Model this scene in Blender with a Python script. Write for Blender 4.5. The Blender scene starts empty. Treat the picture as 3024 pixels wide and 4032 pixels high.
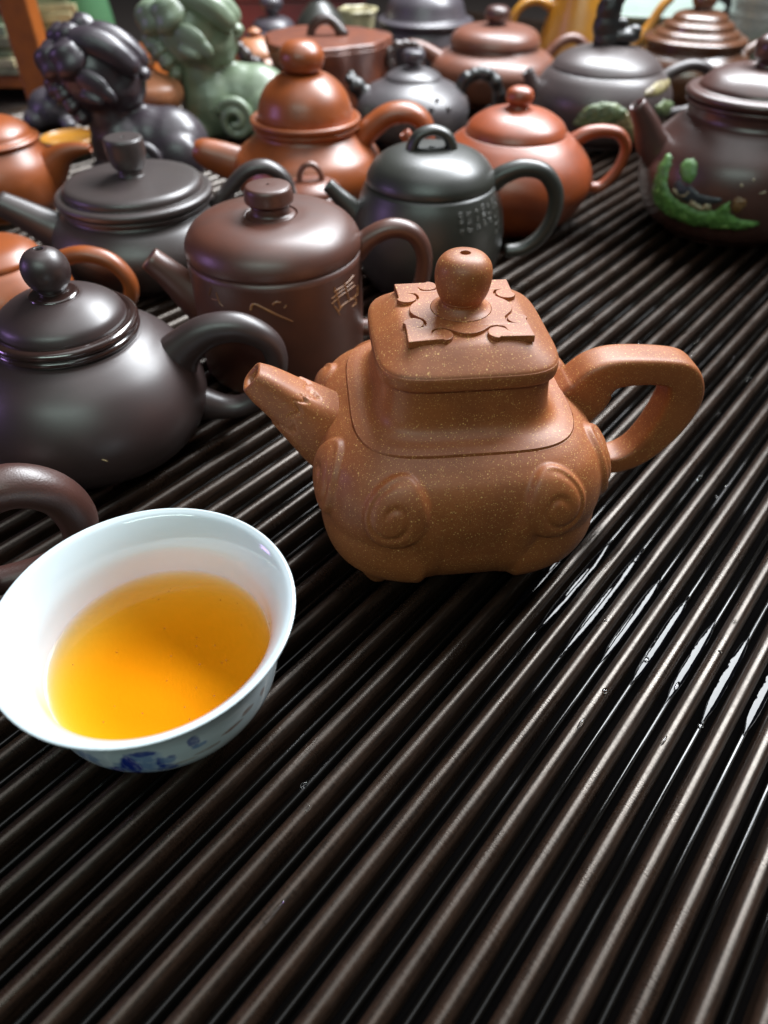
import bpy, bmesh, math, random
import numpy as np
from mathutils import Vector, Matrix
from mathutils.geometry import tessellate_polygon

U = 0.01            # everything below is written in centimetres
PI = math.pi
R = math.radians
random.seed(7)
rng = np.random.default_rng(7)
scene = bpy.context.scene
COL = scene.collection

# ------------------------------------------------------------------ camera
cd = bpy.data.cameras.new("camera")
cam = bpy.data.objects.new("camera", cd)
COL.objects.link(cam)
cam.location = (0, 0, 21 * U)
cam.rotation_euler = (R(90 - 43.3), 0, 0)
cd.sensor_fit = 'VERTICAL'
cd.sensor_height = 24
cd.lens = 2750 / 4032 * 24
cd.clip_start = 0.005
cd.clip_end = 20
cd.dof.use_dof = True
cd.dof.focus_distance = 0.245
cd.dof.aperture_fstop = 5.6
scene.camera = cam

# ------------------------------------------------------------------ world, lamps, exposure
w = bpy.data.worlds.new("World")
scene.world = w
w.use_nodes = True
w.node_tree.nodes["Background"].inputs[0].default_value = (0.9, 0.95, 1.0, 1)
w.node_tree.nodes["Background"].inputs[1].default_value = 0.022


def area(name, loc, target, sx, sy, power, color):
    ld = bpy.data.lights.new(name, 'AREA')
    ld.shape = 'RECTANGLE'
    ld.size, ld.size_y = sx * U, sy * U
    ld.energy = power
    ld.color = color
    o = bpy.data.objects.new(name, ld)
    COL.objects.link(o)
    o.location = Vector(loc) * U
    d = (Vector(target) - Vector(loc)).normalized()
    o.rotation_euler = d.to_track_quat('-Z', 'Y').to_euler()
    o['kind'] = 'helper'
    return o


area("ceiling_tube", (50, 106, 112), (0, 32, 0), 125, 38, 74, (0.92, 0.96, 1.0))
area("front_tube", (-22, -70, 105), (-5, 25, 5), 95, 12, 6.5, (0.78, 1.0, 0.92))
area("overhead_fill", (10, 20, 185), (5, 22, 0), 140, 140, 13, (0.95, 0.98, 1.0))  # soft overhead fill, added for light bounced off the ceiling
area("purple_lamp", (-150, 20, 40), (-5, 30, 5), 22, 22, 3.0, (0.62, 0.38, 1.0))
scene.view_settings.view_transform = 'Standard'
scene.view_settings.look = 'None'
scene.view_settings.exposure = -0.6
scene.view_settings.gamma = 1
scene.cycles.max_bounces = 8
scene.cycles.transparent_max_bounces = 16

# ------------------------------------------------------------------ materials


def nodes(name):
    m = bpy.data.materials.new(name)
    m.use_nodes = True
    nt = m.node_tree
    b = nt.nodes["Principled BSDF"]
    return m, nt, b


def N(nt, typ, **kw):
    n = nt.nodes.new(typ)
    for k, v in kw.items():
        setattr(n, k, v)
    return n


def math_node(nt, op, a, b=None):
    n = N(nt, 'ShaderNodeMath', operation=op)
    for i, v in enumerate((a, b)):
        if v is None:
            continue
        if isinstance(v, (int, float)):
            n.inputs[i].default_value = v
        else:
            nt.links.new(v, n.inputs[i])
    return n.outputs[0]


def mixc(nt, fac, a, b):
    n = N(nt, 'ShaderNodeMix', data_type='RGBA')
    for s, v in ((n.inputs[0], fac), (n.inputs[6], a), (n.inputs[7], b)):
        if isinstance(v, (int, float)):
            s.default_value = v
        elif isinstance(v, tuple):
            s.default_value = v if len(v) == 4 else (*v, 1)
        else:
            nt.links.new(v, s)
    return n.outputs[2]


def ramp(nt, x, lo, hi):
    n = N(nt, 'ShaderNodeMapRange')
    n.clamp = True
    nt.links.new(x, n.inputs[0])
    n.inputs[1].default_value = lo
    n.inputs[2].default_value = hi
    return n.outputs[0]


def clay(name, c1, c2=None, rough=0.4, bump=0.05, spec=1.0, flecks=None, coat=0.35, nscale=60, coat_rough=0.34):
    m, nt, b = nodes(name)
    tc = N(nt, 'ShaderNodeTexCoord')
    n1 = N(nt, 'ShaderNodeTexNoise')
    n1.inputs['Scale'].default_value = nscale
    n1.inputs['Detail'].default_value = 5
    nt.links.new(tc.outputs['Object'], n1.inputs['Vector'])
    c2 = c2 or tuple(x * 0.75 for x in c1)
    col = mixc(nt, ramp(nt, n1.outputs[0], 0.35, 0.65), c1, c2)
    n2 = N(nt, 'ShaderNodeTexNoise')
    n2.inputs['Scale'].default_value = 1500
    n2.inputs['Detail'].default_value = 3
    nt.links.new(tc.outputs['Object'], n2.inputs['Vector'])
    col = mixc(nt, math_node(nt, 'MULTIPLY', ramp(nt, n2.outputs[0], 0.5, 0.75), 0.35), col, tuple(x * 0.6 for x in c1))
    rg = ramp(nt, n1.outputs[0], 0.2, 0.8)
    rg = math_node(nt, 'ADD', math_node(nt, 'MULTIPLY', rg, 0.10), rough + 0.02)
    if flecks:
        for sc, thr, prob, fc in flecks:
            v = N(nt, 'ShaderNodeTexVoronoi')
            v.inputs['Scale'].default_value = sc
            nt.links.new(tc.outputs['Object'], v.inputs['Vector'])
            sep = N(nt, 'ShaderNodeSeparateColor')
            nt.links.new(v.outputs['Color'], sep.inputs[0])
            keep = math_node(nt, 'GREATER_THAN', sep.outputs[0], 1 - prob)
            size = math_node(nt, 'MULTIPLY', sep.outputs[1], thr)
            dot = math_node(nt, 'LESS_THAN', v.outputs['Distance'], size)
            f = math_node(nt, 'MULTIPLY', keep, dot)
            col = mixc(nt, f, col, fc)
    nt.links.new(col, b.inputs['Base Color'])
    nt.links.new(rg, b.inputs['Roughness'])
    b.inputs['Specular IOR Level'].default_value = spec
    b.inputs['Coat Weight'].default_value = coat
    b.inputs['Coat Roughness'].default_value = coat_rough
    bp = N(nt, 'ShaderNodeBump')
    bp.inputs['Strength'].default_value = bump
    bp.inputs['Distance'].default_value = 0.0004
    nt.links.new(n2.outputs[0], bp.inputs['Height'])
    nt.links.new(bp.outputs[0], b.inputs['Normal'])
    return m


GOLD = (0.68, 0.36, 0.11)
M = {}
M['main'] = clay('golden speckled clay', (0.40, 0.116, 0.026), (0.31, 0.084, 0.018), 0.50, 0.10, 0.7,
                 [(1650, 0.42, 0.40, GOLD), (800, 0.26, 0.16, (0.85, 0.50, 0.17)), (2400, 0.45, 0.40, (0.56, 0.25, 0.08)), (1700, 0.3, 0.14, (0.10, 0.035, 0.012))], coat=0.22, coat_rough=0.36)
M['dark'] = clay('dark purple brown clay', (0.055, 0.031, 0.029), None, 0.36)
M['dark_gloss'] = clay('dark glossy clay', (0.045, 0.022, 0.018), None, 0.14, 0.05, coat=0.8, coat_rough=0.05)
M['handle'] = clay('rough purple brown clay', (0.090, 0.033, 0.024), None, 0.34, 0.3)
M['brown'] = clay('red brown clay', (0.13, 0.042, 0.024), None, 0.36)
M['slate'] = clay('slate dark clay', (0.072, 0.053, 0.049), None, 0.34)
M['green_black'] = clay('green black clay', (0.040, 0.041, 0.032), None, 0.34)
M['zhu'] = clay('vermilion clay', (0.42, 0.078, 0.014), None, 0.36)
M['orange'] = clay('orange clay', (0.42, 0.098, 0.017), None, 0.33, coat=0.3)
M['orange_pale'] = clay('pale orange clay', (0.62, 0.24, 0.10), None, 0.36)
M['plum'] = clay('plum brown clay', (0.105, 0.042, 0.032), None, 0.30, coat=0.25)
M['rose'] = clay('rose brown clay', (0.25, 0.085, 0.048), None, 0.36)
M['grey'] = clay('grey clay', (0.105, 0.092, 0.098), None, 0.36)
M['grey_brown'] = clay('grey brown clay', (0.095, 0.068, 0.065), None, 0.36)
M['gloss_brown'] = clay('glossy brown clay', (0.16, 0.06, 0.025), None, 0.2, coat=0.6)
M['stump'] = clay('stump red clay', (0.27, 0.075, 0.032), (0.17, 0.045, 0.024), 0.36)
M['twig'] = clay('dark twig clay', (0.05, 0.018, 0.012), None, 0.28, 0.5)
M['black'] = clay('black clay', (0.012, 0.012, 0.012), None, 0.28, 0.6)
M['lion_dark'] = clay('violet black clay', (0.060, 0.044, 0.056), None, 0.33)
M['lion_green'] = clay('celadon green clay', (0.25, 0.32, 0.21), (0.19, 0.26, 0.16), 0.34)
M['violet'] = clay('violet grey clay', (0.10, 0.085, 0.10), None, 0.32, coat=0.3)
M['cream'] = clay('cream clay', (0.62, 0.55, 0.32), None, 0.4)
M['gilt'] = clay('gilt lettering', (0.50, 0.22, 0.07), (0.28, 0.11, 0.04), 0.4)
M['scratch'] = clay('pale engraving', (0.11, 0.105, 0.085), None, 0.4)
M['leaf_green'] = clay('green slip', (0.15, 0.38, 0.07), (0.08, 0.22, 0.04), 0.5, 0.6, nscale=200)
M['moss_bright'] = clay('bright leaf slip', (0.24, 0.46, 0.10), (0.12, 0.28, 0.05), 0.5, 0.6, nscale=200)
M['moss'] = clay('moss green slip', (0.20, 0.25, 0.09), (0.08, 0.14, 0.06), 0.5, 0.6, nscale=150)
M['gold_slip'] = clay('golden slip', (0.36, 0.30, 0.12), (0.18, 0.12, 0.05), 0.45, 0.6, nscale=150)
M['cream_slip'] = clay('cream slip', (0.52, 0.44, 0.26), None, 0.5, nscale=200)
M['blue_slip'] = clay('dark blue slip', (0.03, 0.045, 0.055), None, 0.45)
M['rust_slip'] = clay('rust slip', (0.24, 0.12, 0.03), None, 0.5)
M['amber'] = clay('amber glaze', (0.62, 0.27, 0.02), (0.55, 0.24, 0.03), 0.25, 0.05, coat=0.5)
M['white_glaze'] = clay('white glaze', (0.50, 0.60, 0.53), (0.44, 0.54, 0.48), 0.2, 0.02, coat=0.4)
M['green_glaze'] = clay('green glaze', (0.06, 0.22, 0.11), None, 0.2, 0.05, coat=0.5)
M['sage'] = clay('sage glaze', (0.38, 0.46, 0.28), None, 0.35)
M['wood'] = clay('red varnished wood', (0.46, 0.12, 0.015), (0.34, 0.085, 0.012), 0.3, 0.2, coat=0.3)
M['paper'] = clay('old paper', (0.42, 0.40, 0.24), (0.22, 0.21, 0.12), 0.7)
M['red_card'] = clay('dark red card', (0.17, 0.012, 0.012), None, 0.5)
M['straw'] = clay('straw', (0.55, 0.40, 0.18), None, 0.6)
M['table'] = clay('dark table wood', (0.022, 0.014, 0.010), None, 0.4)
M['tarnish'] = clay('tea leaf crumb', (0.05, 0.02, 0.008), None, 0.6)


def slat_material():
    m, nt, b = nodes('dark slat wood')
    tc = N(nt, 'ShaderNodeTexCoord')
    oi = N(nt, 'ShaderNodeObjectInfo')
    mp = N(nt, 'ShaderNodeMapping')
    mp.inputs['Scale'].default_value = (1, 0.12, 1)
    cb = N(nt, 'ShaderNodeVectorMath', operation='ADD')
    nt.links.new(tc.outputs['Object'], cb.inputs[0])
    nt.links.new(oi.outputs['Location'], cb.inputs[1])
    nt.links.new(cb.outputs[0], mp.inputs['Vector'])
    n1 = N(nt, 'ShaderNodeTexNoise')
    n1.inputs['Scale'].default_value = 700
    n1.inputs['Detail'].default_value = 4
    nt.links.new(mp.outputs[0], n1.inputs['Vector'])
    n2 = N(nt, 'ShaderNodeTexNoise')
    n2.inputs['Scale'].default_value = 2600
    n2.inputs['Detail'].default_value = 2
    nt.links.new(cb.outputs[0], n2.inputs['Vector'])
    n3 = N(nt, 'ShaderNodeTexNoise')
    n3.inputs['Scale'].default_value = 45
    nt.links.new(cb.outputs[0], n3.inputs['Vector'])
    col = mixc(nt, ramp(nt, n1.outputs[0], 0.35, 0.65), (0.008, 0.004, 0.0025), (0.026, 0.013, 0.008))
    col = mixc(nt, math_node(nt, 'MULTIPLY', ramp(nt, n2.outputs[0], 0.52, 0.7), 0.6), col, (0.054, 0.029, 0.018))
    nt.links.new(col, b.inputs['Base Color'])
    b.inputs['Specular IOR Level'].default_value = 0.9
    b.inputs['Specular Tint'].default_value = (1.0, 0.90, 0.80, 1)
    # cross rings left by the lathe, and patchy wear
    mp2 = N(nt, 'ShaderNodeMapping')
    mp2.inputs['Scale'].default_value = (0.15, 1, 0.15)
    nt.links.new(cb.outputs[0], mp2.inputs['Vector'])
    n4 = N(nt, 'ShaderNodeTexNoise')
    n4.inputs['Scale'].default_value = 1500
    n4.inputs['Detail'].default_value = 3
    nt.links.new(mp2.outputs[0], n4.inputs['Vector'])
    rg = math_node(nt, 'ADD', math_node(nt, 'MULTIPLY', ramp(nt, n3.outputs[0], 0.3, 0.7), 0.12), 0.23)
    rg = math_node(nt, 'ADD', rg, math_node(nt, 'MULTIPLY', ramp(nt, n4.outputs[0], 0.4, 0.7), 0.10))
    nt.links.new(rg, b.inputs['Roughness'])
    bp = N(nt, 'ShaderNodeBump')
    bp.inputs['Strength'].default_value = 0.16
    bp.inputs['Distance'].default_value = 0.0003
    nt.links.new(math_node(nt, 'ADD', n2.outputs[0], math_node(nt, 'MULTIPLY', n4.outputs[0], 0.8)), bp.inputs['Height'])
    nt.links.new(bp.outputs[0], b.inputs['Normal'])
    return m


def groove_material():
    m, nt, b = nodes('black slot shade')
    tc = N(nt, 'ShaderNodeTexCoord')
    n1 = N(nt, 'ShaderNodeTexNoise')
    n1.inputs['Scale'].default_value = 55
    n1.inputs['Detail'].default_value = 4
    nt.links.new(tc.outputs['Object'], n1.inputs['Vector'])
    b.inputs['Base Color'].default_value = (0.003, 0.0025, 0.0025, 1)  # matte near-black, the dark of an open slot put into the colour
    b.inputs['Specular IOR Level'].default_value = 0.02
    rg = math_node(nt, 'ADD', math_node(nt, 'MULTIPLY', ramp(nt, n1.outputs[0], 0.45, 0.7), 0.1), 0.8)
    nt.links.new(rg, b.inputs['Roughness'])
    return m


M['slat'] = slat_material()
M['groove'] = groove_material()


def bead_material():
    m, nt, b = nodes('wet black bead')
    tc = N(nt, 'ShaderNodeTexCoord')
    oi = N(nt, 'ShaderNodeObjectInfo')
    cb = N(nt, 'ShaderNodeVectorMath', operation='ADD')
    nt.links.new(tc.outputs['Object'], cb.inputs[0])
    nt.links.new(oi.outputs['Location'], cb.inputs[1])
    n1 = N(nt, 'ShaderNodeTexNoise')
    n1.inputs['Scale'].default_value = 22
    n1.inputs['Detail'].default_value = 2
    nt.links.new(cb.outputs[0], n1.inputs['Vector'])
    b.inputs['Base Color'].default_value = (0.004, 0.0035, 0.003, 1)
    nt.links.new(math_node(nt, 'ADD', math_node(nt, 'MULTIPLY', ramp(nt, n1.outputs[0], 0.46, 0.64), 0.25), 0.07), b.inputs['Roughness'])
    return m


M['bead'] = bead_material()


def film_material():
    m, nt, b = nodes('water over black lacquer')
    tc = N(nt, 'ShaderNodeTexCoord')
    n1 = N(nt, 'ShaderNodeTexNoise')
    n1.inputs['Scale'].default_value = 160
    nt.links.new(tc.outputs['Object'], n1.inputs['Vector'])
    b.inputs['Base Color'].default_value = (0.003, 0.003, 0.004, 1)
    b.inputs['Roughness'].default_value = 0.04
    b.inputs['IOR'].default_value = 1.33
    bp = N(nt, 'ShaderNodeBump')
    bp.inputs['Strength'].default_value = 0.25
    bp.inputs['Distance'].default_value = 0.0006
    nt.links.new(n1.outputs[0], bp.inputs['Height'])
    nt.links.new(bp.outputs[0], b.inputs['Normal'])
    return m


M['film'] = film_material()

# porcelain with its blue landscape and sepia branches (flat print on the outside of the cup)


def porcelain_material():
    m, nt, b = nodes('white porcelain')
    tc = N(nt, 'ShaderNodeTexCoord')
    sep = N(nt, 'ShaderNodeSeparateXYZ')
    nt.links.new(tc.outputs['Object'], sep.inputs[0])
    x, y, z = (sep.outputs[i] for i in range(3))
    ang = math_node(nt, 'ARCTAN2', x, math_node(nt, 'MULTIPLY', y, -1.0))     # 0 towards the viewer, + to the right
    zc = math_node(nt, 'MULTIPLY', z, 100.0)
    rad = math_node(nt, 'MULTIPLY', math_node(nt, 'SQRT', math_node(nt, 'ADD', math_node(nt, 'MULTIPLY', x, x), math_node(nt, 'MULTIPLY', y, y))), 100.0)
    nz = N(nt, 'ShaderNodeTexNoise')
    nz.inputs['Scale'].default_value = 190
    nz.inputs['Detail'].default_value = 6
    nt.links.new(tc.outputs['Object'], nz.inputs['Vector'])
    nb = N(nt, 'ShaderNodeTexNoise')
    nb.inputs['Scale'].default_value = 420
    nb.inputs['Detail'].default_value = 3
    nt.links.new(tc.outputs['Object'], nb.inputs['Vector'])

    def blob(a0, z0, ra, rz, rough=0.9):
        da = math_node(nt, 'DIVIDE', math_node(nt, 'SUBTRACT', ang, a0), ra)
        dz = math_node(nt, 'DIVIDE', math_node(nt, 'SUBTRACT', zc, z0), rz)
        d = math_node(nt, 'SQRT', math_node(nt, 'ADD', math_node(nt, 'MULTIPLY', da, da), math_node(nt, 'MULTIPLY', dz, dz)))
        d = math_node(nt, 'ADD', d, math_node(nt, 'MULTIPLY', math_node(nt, 'SUBTRACT', nz.outputs[0], 0.5), rough * 2))
        return math_node(nt, 'SUBTRACT', 1.0, ramp(nt, d, 0.75, 1.1))
    white = (0.73, 0.83, 0.87)
    col = mixc(nt, 0.0, white, white)
    for a0, z0, ra, rz, c, k in PRINT:
        f = math_node(nt, 'MULTIPLY', blob(a0, z0, ra, rz), k)
        f = math_node(nt, 'MULTIPLY', f, ramp(nt, nb.outputs[0], 0.05, 0.5))
        col = mixc(nt, f, col, c)
    # print only on the outside wall, below the lip
    outside = M_OUT(nt, rad, zc)
    col = mixc(nt, outside, white, col)
    nt.links.new(col, b.inputs['Base Color'])
    # under the tea the glaze is wetted and hardly reflects
    wet = math_node(nt, 'MULTIPLY', math_node(nt, 'LESS_THAN', zc, 2.42), math_node(nt, 'SUBTRACT', 1.0, outside))
    dry = math_node(nt, 'SUBTRACT', 1.0, wet)
    nt.links.new(math_node(nt, 'MULTIPLY', dry, 0.5), b.inputs['Specular IOR Level'])
    nt.links.new(math_node(nt, 'MULTIPLY', dry, 0.4), b.inputs['Coat Weight'])
    b.inputs['Roughness'].default_value = 0.10
    b.inputs['Coat Roughness'].default_value = 0.03
    b.inputs['Subsurface Weight'].default_value = 0.03
    b.inputs['Subsurface Radius'].default_value = (0.004, 0.004, 0.004)
    b.inputs['Subsurface Scale'].default_value = 0.6
    return m


def M_OUT(nt, rad, zc):
    # outer wall radius ~ 3.72 at the widest: inside wall lies at least 0.16 cm further in
    lim = math_node(nt, 'ADD', math_node(nt, 'MULTIPLY', math_node(nt, 'SUBTRACT', zc, 1.3), 0.25), 3.32)
    a = math_node(nt, 'GREATER_THAN', rad, lim)
    return math_node(nt, 'MULTIPLY', a, math_node(nt, 'LESS_THAN', zc, 3.25))


BLUE = (0.02, 0.045, 0.36)
LBLUE = (0.22, 0.36, 0.62)
SEPIA = (0.30, 0.13, 0.07)
PRINT = [(0.04, 1.6, 0.34, 0.75, LBLUE, 0.55), (0.0, 1.3, 0.12, 0.4, BLUE, 0.8), (0.24, 1.75, 0.09, 0.3, BLUE, 0.7), (0.08, 2.25, 0.19, 0.65, LBLUE, 0.9), (-0.01, 2.15, 0.075, 0.70, BLUE, 1.0), (-0.14, 1.75, 0.07, 0.30, BLUE, 0.95), (0.12, 2.85, 0.08, 0.18, BLUE, 0.8),
         (0.215, 2.15, 0.035, 0.35, BLUE, 0.85), (0.28, 2.25, 0.07, 0.25, LBLUE, 0.8), (0.31, 2.42, 0.04, 0.12, BLUE, 0.6), (-0.37, 2.2, 0.12, 0.30, LBLUE, 0.65), (-0.30, 1.95, 0.06, 0.15, BLUE, 0.35),
         (0.50, 2.75, 0.05, 0.36, BLUE, 0.75), (0.53, 2.45, 0.07, 0.14, LBLUE, 0.8), (0.56, 2.0, 0.12, 0.08, SEPIA, 0.5),
         (0.80, 2.25, 0.10, 0.09, SEPIA, 0.75), (0.99, 2.42, 0.07, 0.10, SEPIA, 0.7), (1.17, 2.40, 0.05, 0.18, SEPIA, 0.55), (0.40, 1.85, 0.12, 0.10, (0.45, 0.35, 0.25), 0.5)]
M['porcelain'] = porcelain_material()


def tea_material():
    m = bpy.data.materials.new('amber tea')
    m.use_nodes = True
    nt = m.node_tree
    nt.nodes.clear()
    out = N(nt, 'ShaderNodeOutputMaterial')
    tr = N(nt, 'ShaderNodeBsdfTransparent')
    gl = N(nt, 'ShaderNodeBsdfGlossy')
    gl.inputs['Roughness'].default_value = 0.02
    fr = N(nt, 'ShaderNodeFresnel')
    fr.inputs[0].default_value = 1.33
    mx = N(nt, 'ShaderNodeMixShader')
    gm = N(nt, 'ShaderNodeNewGeometry')
    nt.links.new(math_node(nt, 'MULTIPLY', fr.outputs[0], math_node(nt, 'SUBTRACT', 1.0, gm.outputs['Backfacing'])), mx.inputs[0])
    nt.links.new(tr.outputs[0], mx.inputs[1])
    nt.links.new(gl.outputs[0], mx.inputs[2])
    nt.links.new(mx.outputs[0], out.inputs['Surface'])
    ab = N(nt, 'ShaderNodeVolumeAbsorption')
    ab.inputs['Color'].default_value = (0.995, 0.80, 0.10, 1)
    ab.inputs['Density'].default_value = 132
    nt.links.new(ab.outputs[0], out.inputs['Volume'])
    return m


M['tea'] = tea_material()


def water_material():
    m, nt, b = nodes('water')
    b.inputs['Base Color'].default_value = (1, 1, 1, 1)
    b.inputs['Roughness'].default_value = 0.02
    b.inputs['IOR'].default_value = 1.33
    b.inputs['Transmission Weight'].default_value = 1
    return m


M['water'] = water_material()


def bag_material():
    m, nt, b = nodes('green plastic')
    b.inputs['Base Color'].default_value = (0.12, 0.30, 0.15, 1)
    b.inputs['Roughness'].default_value = 0.15
    b.inputs['Transmission Weight'].default_value = 0.3
    return m


M['bag'] = bag_material()

# ------------------------------------------------------------------ mesh helpers


def mesh_obj(name, verts, faces, mat, parent=None, smooth=True):
    me = bpy.data.meshes.new(name)
    me.from_pydata([tuple(float(c) * U for c in v) for v in verts], [], faces)
    me.materials.append(M[mat] if isinstance(mat, str) else mat)
    if smooth:
        me.polygons.foreach_set('use_smooth', [True] * len(me.polygons))
    me.update()
    o = bpy.data.objects.new(name, me)
    COL.objects.link(o)
    if parent:
        o.parent = parent
    return o


def thing(name, label, cat, x=0, y=0, yaw=0, z=0, group=None):
    o = bpy.data.objects.new(name, None)
    COL.objects.link(o)
    o.empty_display_size = 0.02
    o.location = (x * U, y * U, z * U)
    o.rotation_euler = (0, 0, R(yaw))
    o['label'] = label
    o['category'] = cat
    if group:
        o['group'] = group
    return o


def tag(o, label, cat, group=None):
    o['label'] = label
    o['category'] = cat
    if group:
        o['group'] = group
    return o


def cr(pts, n=6):
    """Catmull-Rom through pts (any dimension)."""
    P = np.array(pts, float)
    if len(P) < 3:
        t = np.linspace(0, 1, n + 1)[:, None]
        return P[0] * (1 - t) + P[-1] * t
    Q = np.vstack([2 * P[0] - P[1], P, 2 * P[-1] - P[-2]])
    out = []
    for i in range(1, len(Q) - 2):
        p0, p1, p2, p3 = Q[i - 1], Q[i], Q[i + 1], Q[i + 2]
        for k in range(n):
            t = k / n
            out.append(0.5 * ((2 * p1) + (-p0 + p2) * t + (2 * p0 - 5 * p1 + 4 * p2 - p3) * t * t + (-p0 + 3 * p1 - 3 * p2 + p3) * t ** 3))
    out.append(P[-1])
    return np.array(out)


def prof(*segs, n=5):
    """Several smooth runs joined at sharp corners."""
    out = []
    for s in segs:
        c = cr(s, n)
        out.extend(c)
    return np.array(out)


def grid_faces(nr, nc, closed=True):
    f = []
    for i in range(nr - 1):
        for j in range(nc if closed else nc - 1):
            k = (j + 1) % nc
            f.append((i * nc + j, i * nc + k, (i + 1) * nc + k, (i + 1) * nc + j))
    return f


def lathe(name, p, mat, parent, seg=56, mod=None, at=(0, 0, 0)):
    p = np.array(p, float)
    p[:, 0] = np.maximum(p[:, 0], 1e-3)
    th = np.linspace(0, 2 * PI, seg, endpoint=False)
    v = []
    for r, z in p:
        for t in th:
            q = r * (mod(t, z) if mod else 1)
            v.append((at[0] + q * math.cos(t), at[1] + q * math.sin(t), at[2] + z))
    f = grid_faces(len(p), seg)
    if p[0, 0] > 0.01:
        f.append(tuple(range(seg))[::-1])
    if p[-1, 0] > 0.01:
        f.append(tuple((len(p) - 1) * seg + j for j in range(seg)))
    return mesh_obj(name, v, f, mat, parent)


def frames(path, up=Vector((0, 1, 0))):
    """Tangent, normal, binormal along a path (binormal kept close to 'up')."""
    P = np.array(path)
    T = np.gradient(P, axis=0)
    T /= np.linalg.norm(T, axis=1)[:, None] + 1e-12
    u = np.array(up, float)
    B = u[None, :] - T * (T @ u)[:, None]
    B /= np.linalg.norm(B, axis=1)[:, None] + 1e-12
    Nn = np.cross(B, T)
    return P, T, Nn, B


def sweep(name, pts, mat, parent, seg=20, n=6, expo=2.0, up=(0, 1, 0), caps=True, hole=None, rnd=False, swell=None):
    """pts: (x,y,z, half thickness in the bend plane, half width across it)."""
    C = cr(pts, n)
    P, T, Nn, B = frames(C[:, :3], up)
    th = np.linspace(0, 2 * PI, seg, endpoint=False)
    cs, sn = np.cos(th), np.sin(th)
    ex = 2.0 / expo
    cx = np.sign(cs) * np.abs(cs) ** ex
    cy = np.sign(sn) * np.abs(sn) ** ex
    sw_ = [swell(i / (len(P) - 1), th) if swell else 1.0 for i in range(len(P))]
    rows = [P[i] + np.outer(cx * C[i, 3] * sw_[i], Nn[i]) + np.outer(cy * C[i, 4] * sw_[i], B[i]) for i in range(len(P))]
    if rnd:                                   # rounded free end
        i = -1
        r = (C[i, 3] + C[i, 4]) / 2
        for a in (0.35, 0.7, 0.92):
            s = math.sqrt(1 - a * a)
            rows.append(P[i] + T[i] * r * a + np.outer(cx * C[i, 3] * s, Nn[i]) + np.outer(cy * C[i, 4] * s, B[i]))
    if hole:                                  # open mouth at the far end: lip, then the inner wall
        i = -1
        for s, d in ((0.93, 0.05), (0.80, 0.06), (hole, -0.02), (hole * 0.95, -0.35), (hole * 0.9, -1.0)):
            rows.append(P[i] + T[i] * d * 1.0 + np.outer(cx * C[i, 3] * s, Nn[i]) + np.outer(cy * C[i, 4] * s, B[i]))
    v = np.vstack(rows)
    nr = len(rows)
    f = grid_faces(nr, seg)
    if caps:
        f.append(tuple(range(seg))[::-1])
        f.append(tuple((nr - 1) * seg + j for j in range(seg)))
    return mesh_obj(name, v, f, mat, parent)


def ell_verts(c, r, rot=None, ns=12, nr_=8):
    v, f = [], []
    for i in range(nr_ + 1):
        a = PI * i / nr_
        for j in range(ns):
            b = 2 * PI * j / ns
            q = Vector((r[0] * math.sin(a) * math.cos(b), r[1] * math.sin(a) * math.sin(b), r[2] * math.cos(a)))
            if rot is not None:
                q = rot @ q
            v.append((c[0] + q.x, c[1] + q.y, c[2] + q.z))
    for i in range(nr_):
        for j in range(ns):
            k = (j + 1) % ns
            f.append((i * ns + j, (i + 1) * ns + j, (i + 1) * ns + k, i * ns + k))
    return v, f


def blobs(name, items, mat, parent, voxel=0.12, smooth=6, tubes=()):
    """Ellipsoids (and tapered tubes) fused into ONE continuous skin."""
    V, Fc = [], []
    for it in items:
        c, r = it[0], it[1]
        rot = None
        if len(it) > 2:
            rot = Matrix.Rotation(R(it[2][2]), 3, 'Z') @ Matrix.Rotation(R(it[2][1]), 3, 'Y') @ Matrix.Rotation(R(it[2][0]), 3, 'X')
        v, f = ell_verts(c, r, rot, 16, 10)
        b = len(V)
        V += v
        Fc += [tuple(b + k for k in q) for q in f]
    for pts in tubes:
        C = cr(pts, 5)
        for i in range(len(C)):
            v, f = ell_verts(C[i, :3], (C[i, 3],) * 3, None, 10, 6)
            b = len(V)
            V += v
            Fc += [tuple(b + k for k in q) for q in f]
    o = mesh_obj(name, V, Fc, mat, parent)
    rm = o.modifiers.new('fuse', 'REMESH')
    rm.mode = 'VOXEL'
    rm.voxel_size = voxel * U
    rm.use_smooth_shade = True
    if smooth:
        sm = o.modifiers.new('soften', 'SMOOTH')
        sm.factor = 0.5
        sm.iterations = smooth
    return o


def box_verts(c, h, rot=0):
    v = []
    for sx in (-1, 1):
        for sy in (-1, 1):
            for sz in (-1, 1):
                x, y = sx * h[0], sy * h[1]
                v.append((c[0] + x * math.cos(rot) - y * math.sin(rot), c[1] + x * math.sin(rot) + y * math.cos(rot), c[2] + sz * h[2]))
    f = [(0, 1, 3, 2), (4, 6, 7, 5), (0, 4, 5, 1), (2, 3, 7, 6), (0, 2, 6, 4), (1, 5, 7, 3)]
    return v, f


def box(name, c, h, mat, parent=None, rot=0, bevel=0.1):
    v, f = box_verts(c, h, rot)
    o = mesh_obj(name, v, f, mat, parent, smooth=False)
    if bevel:
        b = o.modifiers.new('bevel', 'BEVEL')
        b.width = bevel * U
        b.segments = 2
    return o


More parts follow.
